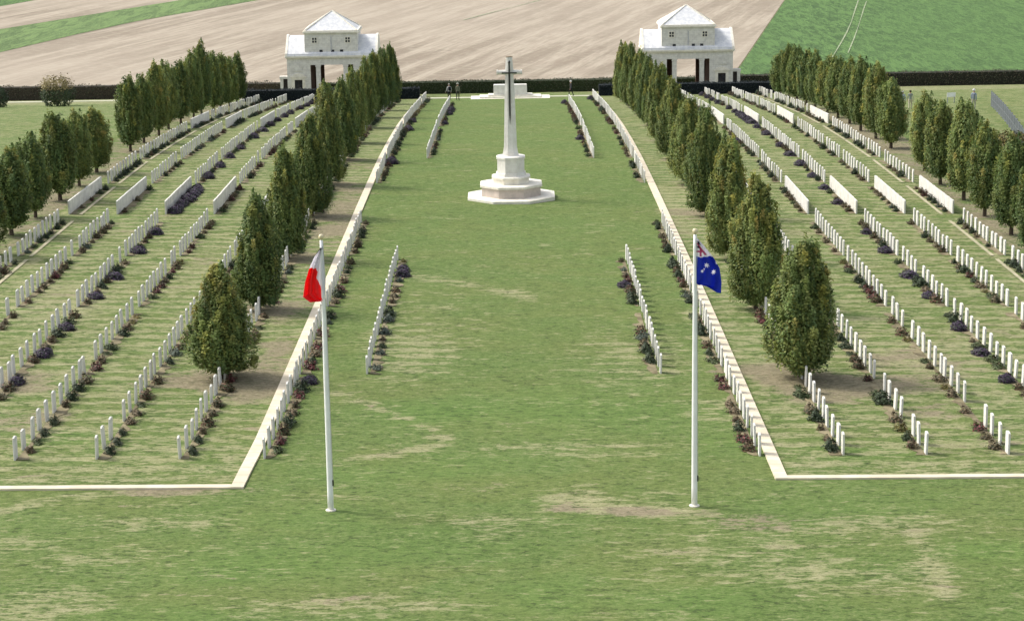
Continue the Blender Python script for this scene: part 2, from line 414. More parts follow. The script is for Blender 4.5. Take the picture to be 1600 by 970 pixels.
def track(pts, w_):
    P = [at(*p) for p in pts]; vs = []; fs = []
    for i, p in enumerate(P):
        k = w_ * (1 + .5 * math.sin(i * 2.3))
        vs += [(p.x - k, p.y, G(p.x, p.y) + .10), (p.x + k, p.y, G(p.x, p.y) + .10)]
    for i in range(len(P) - 1): fs.append((2 * i, 2 * i + 1, 2 * i + 3, 2 * i + 2))
    me_ = bpy.data.meshes.new('wheel_track'); me_.from_pydata(vs, [], fs)
    return tag(link('wheel_track', me_, M['chalk']), kind='structure')
M['chalk'] = mat_simple('pale_chalk', (.36, .38, .27), (.16, .22, .10), 1.2, .95)
track([(1341, 2), (1337, 14), (1330, 36), (1323, 52), (1313, 70), (1304, 85), (1294, 101), (1284, 117)], .085)
track([(1354, 3), (1350, 14), (1342, 40), (1335, 60), (1325, 84)], .07)
track([(723, 33), (760, 23), (800, 13), (845, 1)], .13)

# ------------------------------------------------------------------ paved strips
def ribbon(name, pts, mat, z0, z1):
    """closed polygon outline draped on the ground, given height"""
    bm = bmesh.new(); fs = []
    top = [bm.verts.new((x, y, G(x, y) + z1)) for x, y in pts]; bot = [bm.verts.new((x, y, G(x, y) + z0)) for x, y in pts]
    n = len(pts) // 2
    for i in range(n - 1):
        bm.faces.new((top[i], top[i + 1], top[2 * n - 2 - i], top[2 * n - 1 - i]))
    for i in range(len(pts)):
        j = (i + 1) % len(pts); bm.faces.new((top[i], bot[i], bot[j], top[j]))
    me_ = bpy.data.meshes.new(name); bmesh.ops.recalc_face_normals(bm, faces=bm.faces); bm.to_mesh(me_); bm.free()
    return link(name, me_, mat)
def mat_strip():
    t = NT('strip_paving'); g = t.node('ShaderNodeNewGeometry'); sp = t.node('ShaderNodeSeparateXYZ'); t.l.new(g.outputs['Position'], sp.inputs[0])
    fr = t.math('FRACT', t.math('MULTIPLY', sp.outputs[1], 1 / .9)); n = t.noise(t.coord(), 1.2, 5, .6); n2 = t.noise(t.coord(scale=(1, .4, 1)), .6, 4, .6)
    c = t.mix(t.ramp(n, .35, .65), (.68, .60, .46), (.56, .49, .36)); c = t.mix(t.ramp(n2, .55, .8, 0, .6), c, (.50, .44, .33))
    c = t.mix(t.ramp(t.math('ABSOLUTE', t.math('SUBTRACT', fr, .5)), .475, .49, 0, .75), c, (.22, .2, .14))
    return t.done(c, .85, .2)
M['strip'] = mat_strip()
y_end = YN[12] + .6
for s_, kpx, ky in ((-1, 375, 763.5), (1, 1222, 749.5)):
    yk = at(kpx, ky).y
    ys = list(np.linspace(yk, y_end, 80))
    inner, outer = 8.86, 9.30
    pts = [(wx(s_ * inner, y), y) for y in ys] + [(wx(s_ * outer, y), y) for y in ys[::-1]]
    o = ribbon('stone_path', pts, M['strip'], -.1, .07); tag(o, kind='structure')
    xs = list(np.linspace(outer + .002, 60, 30))
    xs = [x - (wx(s_ * outer, yk) - s_ * outer if s_ < 0 else 0) for x in xs]
    pts = [(s_ * x, yk) for x in xs] + [(s_ * x, yk + .36) for x in xs[::-1]]
    o = ribbon('stone_kerb', pts, M['strip'], -.1, .065); tag(o, kind='structure')
# pale cross path before the far hedge
pts = [(x, YN[12] + 1.0) for x in np.linspace(-9.6, 9.3, 12)] + [(x, YN[12] + 3.4) for x in np.linspace(9.3, -9.6, 12)]
M['pale'] = mat_simple('pale_paving', (.56, .54, .42), (.46, .46, .34), .8, .9)
tag(ribbon('path', pts, M['pale'], -.1, .03), kind='structure')
pts = [(x, 236.0) for x in np.linspace(-80, -27.5, 12)] + [(x, 238.5) for x in np.linspace(-27.5, -80, 12)]
tag(ribbon('path', pts, M['pale'], -.1, .03), kind='structure')

# ------------------------------------------------------------------ foliage builders
def leaves(rng, P, N, size, asp=.6):
    n = len(P)
    N = N / np.maximum(np.linalg.norm(N, axis=1, keepdims=True), 1e-6)
    r = rng.normal(size=(n, 3)); u = np.cross(N, r); u /= np.maximum(np.linalg.norm(u, axis=1, keepdims=True), 1e-6)
    v = np.cross(N, u); s_ = (size * rng.uniform(.6, 1.35, n))[:, None]
    V = np.stack([P - u * s_, P - v * s_ * asp + N * s_ * .15, P + u * s_, P + v * s_ * asp - N * s_ * .1], 1).reshape(-1, 3)
    return V, np.arange(4 * n).reshape(-1, 4)
GREENS = np.array([(.150, .205, .064), (.182, .228, .066), (.115, .168, .060), (.205, .228, .068)])
YELLOW = np.array([(.36, .34, .08), (.28, .29, .07), (.33, .27, .075)])
def crown_part(rng, H, W, zb, n=9000, nl=95, leaf=.078, warm=.25, kind='flame'):
    hh = H - zb
    def prof(t):
        t = np.clip(t, 0, 1)
        if kind == 'flame': return np.interp(t, [0, .04, .12, .22, .34, .48, .62, .76, .88, .95, 1], [.16, .42, .70, .90, 1, .97, .85, .67, .47, .31, .10])
        return np.interp(t, [0, .05, .15, .3, .5, .7, .85, .94, 1], [.2, .45, .72, .92, 1, .93, .74, .45, .12])
    Ps, Ns, Ts = [], [], []
    per = int(n * .55) // nl
    ph = rng.uniform(0, 6.28, 6)
    def lob(th, t): return 1 + .08 * np.sin(3 * th + ph[0] + 2 * t) + .09 * np.sin(7 * th + ph[1] - 3 * t) * (.4 + t) + .06 * np.sin(9 * t + ph[2] + th) + .06 * np.sin(12 * th + ph[3] + 9 * t)
    for k in range(nl):
        t1 = rng.beta(1.2, 1.0); th = rng.uniform(0, 2 * np.pi)
        R = W / 2 * prof(t1) * lob(th, t1) * rng.uniform(.9, 1.05)
        top = np.array([R * np.cos(th), R * np.sin(th), zb + hh * t1])
        base = np.array([0, 0, zb + hh * max(0, t1 - rng.uniform(.2, .4))]) + top * (.55, .55, 0)
        tipup = np.array([0, 0, rng.uniform(.05, .30) * (1 if t1 < .9 else 1.2)])
        s_ = rng.uniform(0, 1, per) ** .7
        p = base + (top + tipup - base) * s_[:, None]
        rr = .24 * (1 - .7 * s_) * rng.uniform(.8, 1.2)
        p += rng.normal(size=(per, 3)) * rr[:, None] * (1, 1, 1.2) * .62
        outw = np.array([np.cos(th), np.sin(th), .95])
        Ps.append(p); Ns.append(outw + rng.normal(size=(per, 3)) * .6)
        g = GREENS[rng.integers(len(GREENS))] * rng.uniform(.8, 1.2)
        wv = rng.uniform() < warm * (.3 + 1.3 * t1)
        col = np.repeat(g[None], per, 0)
        if wv:
            y_ = YELLOW[rng.integers(len(YELLOW))]; f = np.clip((s_ - .35) * 1.7, 0, 1)[:, None] * rng.uniform(.4, 1)
            col = col * (1 - f) + y_ * f
        else:
            f = np.clip((s_ - .65) * 1.2, 0, 1)[:, None] * .35; col = col * (1 - f) + YELLOW[1] * f
        Ts.append(col * rng.uniform(.82, 1.18, (per, 1)))
    for k in range(max(3, nl // 8)):                          # upright spires breaking the outline
        t1 = rng.uniform(.15, .97) if k > 1 else rng.uniform(.85, 1); th = rng.uniform(0, 2 * np.pi); q = 60
        R = W / 2 * prof(t1) * lob(th, t1) * .93; L = rng.uniform(.25, .6); s_ = rng.uniform(0, 1, q)
        p = np.stack([R * np.cos(th) * (1 - .1 * s_), R * np.sin(th) * (1 - .1 * s_), zb + hh * t1 * .97 + L * s_], 1) + rng.normal(size=(q, 3)) * (.11 * (1.1 - s_))[:, None]
        Ps.append(p); Ns.append(np.array([np.cos(th), np.sin(th), .4]) + rng.normal(size=(q, 3)) * .6)
        g = GREENS[rng.integers(4)] if rng.uniform() > warm * 1.6 else YELLOW[rng.integers(2)] * .8
        Ts.append(g * rng.uniform(.85, 1.2, (q, 1)))
    m = n - per * nl                             # outer shell of leaves closing the crown
    t = rng.beta(1.0, 1.15, m); th = rng.uniform(0, 2 * np.pi, m)
    patch = np.sin(4 * th + ph[4] + 6 * t) * np.sin(11 * t + ph[5] + 2 * th) + .6 * np.sin(13 * th + 9 * t)
    R = W / 2 * prof(t) * lob(th, t) * (.86 + .09 * patch) * rng.uniform(.86, 1.0, m)
    Ps.append(np.stack([R * np.cos(th), R * np.sin(th), zb + hh * t * .98 + rng.normal(size=m) * .04], 1))
    Ns.append(np.stack([np.cos(th), np.sin(th), .85 + 0 * t], 1) + rng.normal(size=(m, 3)) * .55)
    g = GREENS[(np.floor((th * 5 + t * 9)).astype(int)) % 4] * rng.uniform(.82, 1.18, (m, 1))
    f = (np.clip(patch - .35, 0, 1) * (.25 + warm * 1.6 * t))[:, None]
    Ts.append(g * (1 - f) + YELLOW[1] * f)
    return np.concatenate(Ps), np.concatenate(Ns), np.concatenate(Ts)
def crown_mesh(seed, H, W, zb, n=9000, nl=95, leaf=.078, warm=.25, kind='flame'):
    """several upright flames of foliage grown together: one crown with an uneven, forked top"""
    rng = np.random.default_rng(seed); fl = [(0, 0, H * .97, W * .80, zb, .42)]
    for k in range(2): a_ = rng.uniform(0, 6.28); fl.append((.13 * W * math.cos(a_), .13 * W * math.sin(a_), H * rng.uniform(.88, 1.0), W * .42, zb + H * .2, .12))
    k0 = rng.uniform(0, 6.28)
    for k in range(6):
        a_ = k0 + k * 1.047 + rng.uniform(-.25, .25); q = rng.uniform(.22, .29) * W
        fl.append((q * math.cos(a_), q * math.sin(a_), H * (rng.uniform(.52, .80) if kind == 'flame' else rng.uniform(.6, .9)), W * rng.uniform(.40, .52), zb + rng.uniform(.1, .5), .08))
    Ps, Ns, Ts = [], [], []
    for ox, oy, h_, w_, z_, sh in fl:
        wm = warm * rng.uniform(.2, 2.2); tone = rng.uniform(.86, 1.14)
        p, n_, c = crown_part(rng, h_, w_, z_, int(n * sh), max(8, int(nl * sh)), leaf, wm, kind)
        p[:, 0] += ox; p[:, 1] += oy; Ps.append(p); Ns.append(n_); Ts.append(c * tone)
    P = np.concatenate(Ps); P[:, 2] = np.maximum(P[:, 2], zb * .8 + .05)
    V_, Q_ = leaves(rng, P, np.concatenate(Ns), leaf)
    return mesh_np('crown', V_, Q_, np.concatenate(Ts))
def trunk_mesh(seed, H, zb):
    rng = random.Random(seed); b = MB()
    b.tube([(0, 0, -.15), (.02, 0, zb), (-.03, .03, H * .45), (.02, -.02, H * .85)], .13, .03, 9)
    for k in range(14):
        th = k * 2.4; z = zb * .8 + rng.uniform(0, H * .45); l = rng.uniform(.5, .9)
        b.tube([(0, 0, z), (.35 * l * math.cos(th), .35 * l * math.sin(th), z + .5), (.6 * l * math.cos(th), .6 * l * math.sin(th), z + 1.5)], .045, .012, 5)
    me_ = bpy.data.meshes.new('trunk'); bmesh.ops.recalc_face_normals(b.bm, faces=b.bm.faces); b.bm.to_mesh(me_); b.bm.free()
    me_.materials.append(M['bark']); return me_
def protos(seeds, **k):
    r = []
    for s_ in seeds:
        c = crown_mesh(s_, **k); c.materials.append(M['leaf']); r.append((c, trunk_mesh(s_, k['H'], k['zb'])))
    return r
IN = protos((1, 2, 3, 4), H=6.5, W=3.0, zb=.35, n=36000, nl=140, warm=.22, leaf=.062)
OUT = protos((11, 12, 13, 14), H=5.3, W=2.3, zb=.55, n=22000, nl=100, warm=.22, kind='col', leaf=.062)
ORD = ['nearest', 'second', 'third', 'fourth', 'fifth', 'sixth', 'seventh', 'eighth', 'ninth', 'tenth', 'eleventh', 'twelfth', 'thirteenth', 'fourteenth', 'fifteenth', 'sixteenth', 'seventeenth', 'eighteenth', 'nineteenth', 'twentieth']
rt = random.Random(5)
def tree(pr, x, y, H, W, label, group):
    c, tk = pr[0]; h0, w0 = pr[1]
    e = empty('hornbeam_tree', (x, y, G(x, y) - .02), rt.uniform(0, 6.28)); e.scale = (W / w0, W / w0, H / h0)
    tag(e, label, 'tree', group)
    for n_, m_ in (('trunk', tk), ('crown', c)):
        o = bpy.data.objects.new(n_, m_); COL.objects.link(o); o.parent = e
LH = [4.8, 5.7, 6.2, 6.1, 6.7, 6.0, 5.9, 5.9, 5.8, 6.1, 6.2]
RH = [6.0, 6.5, 6.6, 6.8, 5.9, 5.8, 6.0, 6.0, 6.0, 6.1, 5.9]
LW = [2.95, 2.6, 2.55, 2.6, 2.7]; RW = [3.25, 2.75, 2.75, 2.75, 2.75]
for s_, HS, WS, side in ((-1, LH, LW, 'left'), (1, RH, RW, 'right')):
    for i in range(11):
        W_ = WS[i] if i < len(WS) else rt.uniform(2.2, 2.6)
        extra = {0: 'stout rounded green tree, ', 1: 'dense dark green tree, '}.get(i, 'tall upright green tree, ')
        tree((IN[(i + (s_ > 0) * 2) % 4], (6.6, 2.9)), (wx(-11.65 - rt.uniform(0, .15), BLK[i + 1]) if s_ < 0 else (11.65 if i == 0 else 11.35 + rt.uniform(-.1, .1))), BLK[i + 1] - .75, HS[i], W_,
             extra + ORD[i] + ' in the inner tree line ' + side + ' of the central lawn', 'trees lining the central lawn')
oy = 112.6; k = 0; n_l = {-1: 0, 1: 0}
OH = {-1: [5.3, 5.4, 5.5, 5.3, 5.0, 4.8, None, 5.4, 5.6, 5.6, 5.8, 5.6, 6.0, 6.6, 6.0, 5.6, 5.2, 5.2],
      1: [5.4, 5.8, 5.9, 6.0, 5.8, 5.4, None, 5.4, 5.7, 5.8, 5.7, 5.3, 5.4, 5.4, 5.5, 5.6, 5.3, 5.0]}
for s_, side in ((-1, 'left'), (1, 'right')):
    for k in range(18):
        H_ = OH[s_][k]
        if H_ is None: continue
        y = 112.6 + 6.42 * k
        if y > 227: continue
        x = s_ * (27.75 + rt.uniform(-.12, .12))
        tree((OUT[(k * 3 + (s_ > 0)) % 4], (5.3, 2.25)), x, y + rt.uniform(-.2, .2), H_ * rt.uniform(.90, 1.03), rt.uniform(2.05, 2.6),
             'slim upright tree with bare lower trunk, ' + ORD[n_l[s_]] + ' in the outer line at the ' + side, 'trees lining the outer edges')
        n_l[s_] += 1

# ------------------------------------------------------------------ hedges, bushes
def hedge(name, x0, x1, y0, y1, h, cols, label, seed, dens=60, leaf=.07, cat='hedge', rag=.05, core=(.02, .028, .012)):
    rng = np.random.default_rng(seed); b = MB()
    e = empty(name, ((x0 + x1) / 2, (y0 + y1) / 2, G((x0 + x1) / 2, y0)))
    n = max(2, int((x1 - x0) / 1.5)); z = []
    rows = []
    for i in range(n + 1):
        x = x0 + (x1 - x0) * i / n; g = G(x, y0) - e.location.z
        X = x - e.location.x; Y0, Y1 = y0 - e.location.y, y1 - e.location.y
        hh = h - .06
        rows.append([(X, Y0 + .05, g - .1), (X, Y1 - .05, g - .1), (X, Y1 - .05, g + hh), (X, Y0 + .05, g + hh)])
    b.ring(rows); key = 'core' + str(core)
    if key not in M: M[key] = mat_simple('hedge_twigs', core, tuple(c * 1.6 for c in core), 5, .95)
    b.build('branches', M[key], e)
    A = (x1 - x0) * (h + (y1 - y0)); cnt = int(A * dens)
    P = np.zeros((cnt, 3)); N = np.zeros((cnt, 3)); f = rng.uniform(0, 1, cnt) < h / (h + y1 - y0)
    xs = rng.uniform(x0, x1, cnt); bumpy = rag * np.sin(xs * 1.3) + rag * .6 * np.sin(xs * 3.7 + 1)
    P[:, 0] = xs
    P[:, 1] = np.where(f, y0 + rng.normal(size=cnt) * .05, rng.uniform(y0, y1, cnt))
    zz = np.where(f, rng.uniform(0, h, cnt), h + rng.normal(size=cnt) * .04 + bumpy)
    P[:, 2] = gz(xs, y0) + zz
    N[:, 1] = np.where(f, -1, 0); N[:, 2] = np.where(f, .25, 1); N += rng.normal(size=(cnt, 3)) * .55
    P -= np.array(e.location)
    V_, Q_ = leaves(rng, P, N, leaf)
    C = np.array(cols)[rng.integers(0, len(cols), cnt)] * rng.uniform(.7, 1.3, (cnt, 1))
    link('leaves', mesh_np('leaves', V_, Q_, C), M['plant'], e)
    return tag(e, label, cat)
YEW = [(.012, .020, .022), (.016, .026, .022), (.010, .016, .020)]
HBROWN = [(.055, .062, .035), (.075, .065, .04), (.045, .055, .03), (.09, .07, .05)]
HGREEN = [(.05, .062, .03), (.062, .07, .038), (.075, .062, .04), (.04, .055, .028)]
yh = YN[12] + 1.1
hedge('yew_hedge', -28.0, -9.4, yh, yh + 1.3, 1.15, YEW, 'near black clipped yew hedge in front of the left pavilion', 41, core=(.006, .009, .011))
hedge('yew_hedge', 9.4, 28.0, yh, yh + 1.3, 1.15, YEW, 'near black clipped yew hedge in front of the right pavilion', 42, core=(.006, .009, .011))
hedge('field_hedge', -90.0, -24.0, 242.2, 243.6, 1.5, HBROWN, 'patchy brown hedge behind the rough grass at the far left', 43, dens=34, leaf=.08, rag=.1, core=(.035, .03, .022))
hedge('field_hedge', -24.0, 24.0, 242.0, 243.6, 1.32, HGREEN, 'neat dark brown green hedge behind the altar stone', 44, dens=55)
hedge('field_hedge', 24.0, 90.0, 242.0, 243.6, 1.5, HBROWN, 'dark field hedge behind the outer trees at the far right', 45, dens=45, core=(.02, .02, .014))
def bush(name, px, py, r, h, cols, label, seed, n=3500, leaf=.09, tip=None):
    p = at(px, py); rng = np.random.default_rng(seed)
    e = empty(name, p)
    th = rng.uniform(0, 2 * np.pi, n); t = rng.uniform(0, 1, n); R = r * np.sin(np.pi * (.15 + .75 * t)) ** .5 * (1 + .12 * np.sin(th * 5)) * rng.uniform(.75, 1.05, n)
    P = np.stack([R * np.cos(th), R * np.sin(th), h * t ** .8 * rng.uniform(.85, 1.05, n)], 1)
    N = np.stack([np.cos(th), np.sin(th), t * 1.2], 1) + rng.normal(size=(n, 3)) * .5
    C = np.array(cols)[rng.integers(0, len(cols), n)] * rng.uniform(.7, 1.3, (n, 1))
    if tip:
        m_ = t > .6; C[m_] = np.array(tip) * rng.uniform(.6, 1.3, (m_.sum(), 1))
        P[m_, 2] += np.abs(rng.normal(size=m_.sum())) * .3
    V_, Q_ = leaves(rng, P, N, leaf)
    link('leaves', mesh_np('leaves', V_, Q_, C), M['plant'], e)
    b = MB()
    for k_ in range(9):
        a_ = k_ * .7; b.tube([(0, 0, -.05), (r * .4 * math.cos(a_), r * .4 * math.sin(a_), h * .5), (r * .55 * math.cos(a_), r * .55 * math.sin(a_), h * .9)], .05, .012, 5)
    b.build('stems', M['bark'], e)
    return tag(e, label, 'bush')
bush('bush', 90, 166, 1.75, 2.7, [(.05, .075, .03), (.04, .06, .028), (.07, .085, .035)], 'wide green bush with yellow twiggy top standing by the far left hedge', 51, tip=(.26, .20, .09))
bush('bush', -2, 168, 1.0, 2.0, [(.035, .055, .025), (.05, .07, .03)], 'dark green bush cut off by the left picture edge', 52, n=1800)
bush('bush', 1578, 244, 1.3, 1.7, [(.12, .095, .03), (.16, .12, .035), (.07, .08, .03)], 'orange brown autumn bush by the metal fence at right', 53, n=2500, leaf=.08)

# ------------------------------------------------------------------ headstones
ROWS = [11.65, 14.6, 17.5, 20.35, 23.2, 26.05]
def headstone_mesh(wd, h, seed, n=7):
    rng = random.Random(seed)
    prof = [(-wd / 2, -.12), (wd / 2, -.12), (wd / 2, h - .045)]
    for i in range(1, n):
        u = wd / 2 - wd * i / n; prof.append((u, h - .045 * (2 * u / wd) ** 2))
    prof.append((-wd / 2, h - .045))
    b = MB(); t = .038; e = .008
    def P(pr, x, s_): return [(x, u * s_, v if v < 0 else (v - e if s_ < 1 else v)) for u, v in pr]
    s2 = 1 - 2 * e / wd
    b.ring([P(prof, -t, s2), P(prof, -t + e, 1), P(prof, t - e, 1), P(prof, t, s2)])
    me_ = bpy.data.meshes.new('headstone'); bmesh.ops.recalc_face_normals(b.bm, faces=b.bm.faces); b.bm.to_mesh(me_); b.bm.free()
    me_.materials.append(M['head']); return me_
HS = [headstone_mesh(.38, .81, 1), headstone_mesh(.38, .84, 2), headstone_mesh(.38, .74, 3), headstone_mesh(.42, .81, 4)]
HSLOOK = ['white', 'tall white', 'low white', 'broad white']
LEN = 11.3
def bl(b_): return 11.3 if b_ < 3 else 10.5
def row_desc(x):
    s_ = 'left' if x < 0 else 'right'; a_ = abs(x)
    if a_ < 7: return f'short row on the {s_} lawn'
    if a_ < 9: return f'row touching {s_} paved strip'
    i = min(range(6), key=lambda q: abs(ROWS[q] - a_))
    return f'{["first","second","third","fourth","fifth","sixth"][i]} row outside {s_} strip'
slots = []                                   # (x, block, [ys])
rs = random.Random(77)
for s_ in (-1, 1):
    for ri, X in enumerate(ROWS):
        for b_ in range(12):
            if b_ in (4, 8): continue
            n = 10 if b_ < 2 else 11
            if b_ >= 5: n = 10
            slots.append((s_ * X, b_, [BLK[b_] + .1 + i * (bl(b_) / (n - 1)) for i in range(n)]))
    for b_ in range(12):
        if b_ == 4: continue
        slots.append((s_ * 8.66, b_, [BLK[b_] + .1 + i * (bl(b_) / 9) for i in range(10)]))
    for b_ in (1, 2, 6, 7, 8, 9, 10):
        n = 11
        slots.append((s_ * (6.0 if b_ < 4 else 5.85), b_, [BLK[b_] + .1 + i * ((LEN + .6 if b_ < 4 else bl(b_)) / (n - 1)) for i in range(n)]))
stones = []
for x, b_, ys in slots:
    for i, y in enumerate(ys):
        if rs.random() < .03 and abs(x) > 10: continue
        v = rs.choices((0, 1, 2, 3), (6, 4, 2, 1))[0]
        xx = wx(x, y) + rs.uniform(-.025, .025); yy = y + rs.uniform(-.05, .05)
        px, py, d = proj((xx, yy, G(xx, yy) + .4))
        vis = -12 < px < 1612 and py < 980
        stones.append(dict(x=x, xx=xx, yy=yy, b=b_, i=len(ys) - i, v=v, rz=rs.gauss(0, .035), rx=rs.gauss(0, .02), ry=rs.gauss(0, .022), d=d, vis=vis))
order = sorted([s_ for s_ in stones if s_['vis']], key=lambda q: q['d'])
BN = ['nearest', 'second', 'third', 'fourth', 'fifth', 'sixth', 'seventh', 'eighth', 'ninth', 'tenth', 'eleventh', 'twelfth']
IO = ['first', 'second', 'third', 'fourth', 'fifth', 'sixth', 'seventh', 'eighth', 'ninth', 'tenth', 'eleventh']
NIND = 300
for s_ in order[:NIND]:
    o = bpy.data.objects.new('headstone', HS[s_['v']]); COL.objects.link(o)
    o.location = (s_['xx'], s_['yy'], G(s_['xx'], s_['yy'])); o.rotation_euler = (s_['rx'], s_['ry'], s_['rz'])
    tag(o, f"{HSLOOK[s_['v']]} headstone, {IO[s_['i'] - 1]} from far end, {BN[s_['b']]} block, {row_desc(s_['x'])}", 'headstone', 'white headstones in rows')
def merge(items, meshes, name, mat, tinted=False):
    Vs, Qs, Ts, off = [], {}, {}, 0
    cache = {}
    for mi, me_ in enumerate(meshes):
        v = np.zeros(len(me_.vertices) * 3, np.float32); me_.vertices.foreach_get('co', v)
        cache[mi] = (v.reshape(-1, 3), [list(p.vertices) for p in me_.polygons])
        if tinted:
            c = np.zeros(len(me_.polygons) * 4, np.float32); me_.attributes['tint'].data.foreach_get('color', c); cache[mi] += (c.reshape(-1, 4),)
    faces = []; tints = []
    for loc, rot, sc, mi in items:
        v = cache[mi][0]; R = np.array(Matrix.Rotation(rot, 3, 'Z'))
        Vs.append((v * sc) @ R.T + np.array(loc)); faces += [[i + off for i in f] for f in cache[mi][1]]
        if tinted: tints.append(cache[mi][2])
        off += len(v)
    me2 = bpy.data.meshes.new(name); me2.from_pydata(np.concatenate(Vs).tolist(), [], faces)
    if tinted:
        a_ = me2.attributes.new('tint', 'FLOAT_COLOR', 'FACE'); a_.data.foreach_set('color', np.concatenate(tints).ravel())
    return link(name, me2, mat)
its = [((q['xx'], q['yy'], G(q['xx'], q['yy'])), q['rz'], 1.0, q['v']) for q in order[NIND:]]
o = merge(its, HS, 'headstones', M['head'])
tag(o, 'distant rows of small white headstones fading towards the pavilions', 'headstones', kind='stuff')
# joined headstones standing shoulder to shoulder
for s_ in (-1, 1):
    for ri, X in enumerate(ROWS):
        for b_ in (4, 8):
            x = s_ * X; y0 = BLK[b_] - .05; b = MB(); n = 27; pt = (bl(b_) + .1) / n
            zc = G(x, y0 + 5.6); e = Vector((x, y0 + 5.6, zc)); rj = random.Random(int(X * 10) + b_ + s_)
            for i in range(n):
                yc = y0 + (i + .5) * pt; g = G(x, yc) - zc; h = .80 + rj.uniform(-.012, .012); hw = pt / 2 - .008; dx = rj.uniform(-.006, .006)
                pr = [(yc - e.y - hw, g - .12), (yc - e.y + hw, g - .12), (yc - e.y + hw, g + h - .02), (yc - e.y + hw * .5, g + h), (yc - e.y - hw * .5, g + h), (yc - e.y - hw, g + h - .02)]
                b.prism(pr, 'x', dx - .045, dx + .045)
            o = b.build('joined_headstones', M['head'], loc=e)
            tag(o, f"long solid run of joined white headstones, {BN[b_]} block, {row_desc(x)}", 'headstones', 'runs of joined headstones')

# ------------------------------------------------------------------ beds
def bed(x, y0, y1, wd, vs, fs, side, rj, off=.06, zz=.02):
    n = int((y1 - y0) / .35) + 2; base = len(vs); sgn = -1 if x > 0 else 1
    for i in range(n):
        y = y0 + (y1 - y0) * i / (n - 1); xw = wx(x, y); a_ = xw + sgn * off; c_ = xw + sgn * (off + wd * (1 if off > .5 else rj.uniform(.25, 1.25)))
        vs.append((a_, y, G(a_, y) + zz)); vs.append((c_, y, G(c_, y) + zz))
    for i in range(n - 1):
        q = base + 2 * i; fs.append((q, q + 1, q + 3, q + 2))
vs, fs = [], []; rj = random.Random(9)
for s_ in (-1, 1):
    for X in ROWS + [8.66]:
        for b_ in range(12):
            if X < 9 and b_ == 4: continue
            bed(s_ * X, BLK[b_] - .1, BLK[b_] + bl(b_) + .3, .40, vs, fs, 0, rj)
    for b_ in (1, 2, 6, 7, 8, 9, 10): bed(s_ * 5.95, BLK[b_] - .1, BLK[b_] + bl(b_) + .3, .45, vs, fs, 0, rj)
me_ = bpy.data.meshes.new('flower_bed_soil'); me_.from_pydata(vs, [], fs); tag(link('flower_bed_soil', me_, M['soil']), kind='structure')
vs, fs = [], []
for s_ in (-1, 1):
    for b_ in range(12): bed(s_ * 26.05, BLK[b_] - .3, BLK[b_] + bl(b_) + .6, .2, vs, fs, 0, random.Random(3), off=.62, zz=.035)
me_ = bpy.data.meshes.new('bed_edging'); me_.from_pydata(vs, [], fs); tag(link('bed_edging', me_, M['edge']), kind='structure')

# ------------------------------------------------------------------ grave plants
def plant_mesh(seed, r, h, cols, n=420, leaf=.035, flop=0.0):
    rng = np.random.default_rng(seed)
    th = rng.uniform(0, 2 * np.pi, n); t = rng.uniform(0, 1, n) ** .8
    R = r * np.sqrt(np.clip(1 - (t * 1.0 - .25) ** 2 / .62, .02, 1)) * rng.uniform(.45, 1.25, n) * (1 + (.12 if n > 1000 else .35) * np.sin(th * 3 + seed) * np.sin(t * 5 + seed))
    P = np.stack([R * np.cos(th), R * np.sin(th), h * t * (1 + (.1 if n > 1000 else .35) * np.sin(th * 2 + seed)) * rng.uniform(.8, 1.15, n)], 1)
    N = np.stack([np.cos(th), np.sin(th), t * 1.5 + .2], 1) + rng.normal(size=(n, 3)) * .6
    C = np.array(cols)[rng.integers(0, len(cols), n)] * rng.uniform(.65, 1.35, (n, 1))
    V_, Q_ = leaves(rng, P, N, leaf)
    K = 10; cv = []; cq = []                     # twiggy heart holding the leaves together
    for j_, (rr_, zz_) in enumerate(((.4, -.02), (.62, .25), (.5, .5), (.15, .68))):
        for i_ in range(K): a_ = 2 * math.pi * i_ / K; w_ = 1 + .2 * math.sin(a_ * 3 + seed); cv.append((r * rr_ * w_ * math.cos(a_), r * rr_ * w_ * math.sin(a_), h * zz_))
    for j_ in range(3):
        for i_ in range(K): cq.append((j_ * K + i_, j_ * K + (i_ + 1) % K, (j_ + 1) * K + (i_ + 1) % K, (j_ + 1) * K + i_))
    V_ = np.concatenate([V_, np.array(cv)]); Q_ = np.concatenate([Q_, np.array(cq) + 4 * len(P)])
    C = np.concatenate([C, np.repeat(np.array([cols[0]]) * .8, len(cq), 0)])
    m_ = mesh_np('plant', V_, Q_, C); m_.materials.append(M['plant']); return m_
KINDS = [('dark purple shrub', [(.060, .042, .080), (.078, .050, .095), (.045, .045, .055), (.05, .06, .045)], .38, .42, 1300),
         ('dark green shrub', [(.035, .052, .022), (.045, .065, .03), (.028, .04, .02)], .27, .42, 500),
         ('reddish brown plant', [(.10, .055, .035), (.13, .07, .045), (.08, .07, .035), (.06, .075, .03)], .25, .34, 420),
         ('low green plant', [(.05, .075, .025), (.07, .09, .035), (.04, .055, .02)], .27, .26, 380),
         ('yellowish plant', [(.17, .14, .045), (.20, .15, .06), (.12, .13, .04)], .25, .25, 340),
         ('deep red plant', [(.10, .03, .032), (.14, .04, .04), (.07, .04, .03), (.05, .06, .03)], .26, .34, 420),
         ('grey green plant', [(.09, .115, .085), (.12, .14, .11), (.07, .09, .065)], .26, .28, 380),
         ('brown dried plant', [(.15, .105, .06), (.10, .075, .045), (.18, .14, .085), (.06, .07, .035)], .24, .30, 340)]
PM = []
for ki, (nm, cols, r, h, n) in enumerate(KINDS):
    PM.append([plant_mesh(100 + ki * 7 + q, r, h, cols, n, .046 if ki else .048) for q in range(2)])
PF = [pm for pair in PM for pm in pair]
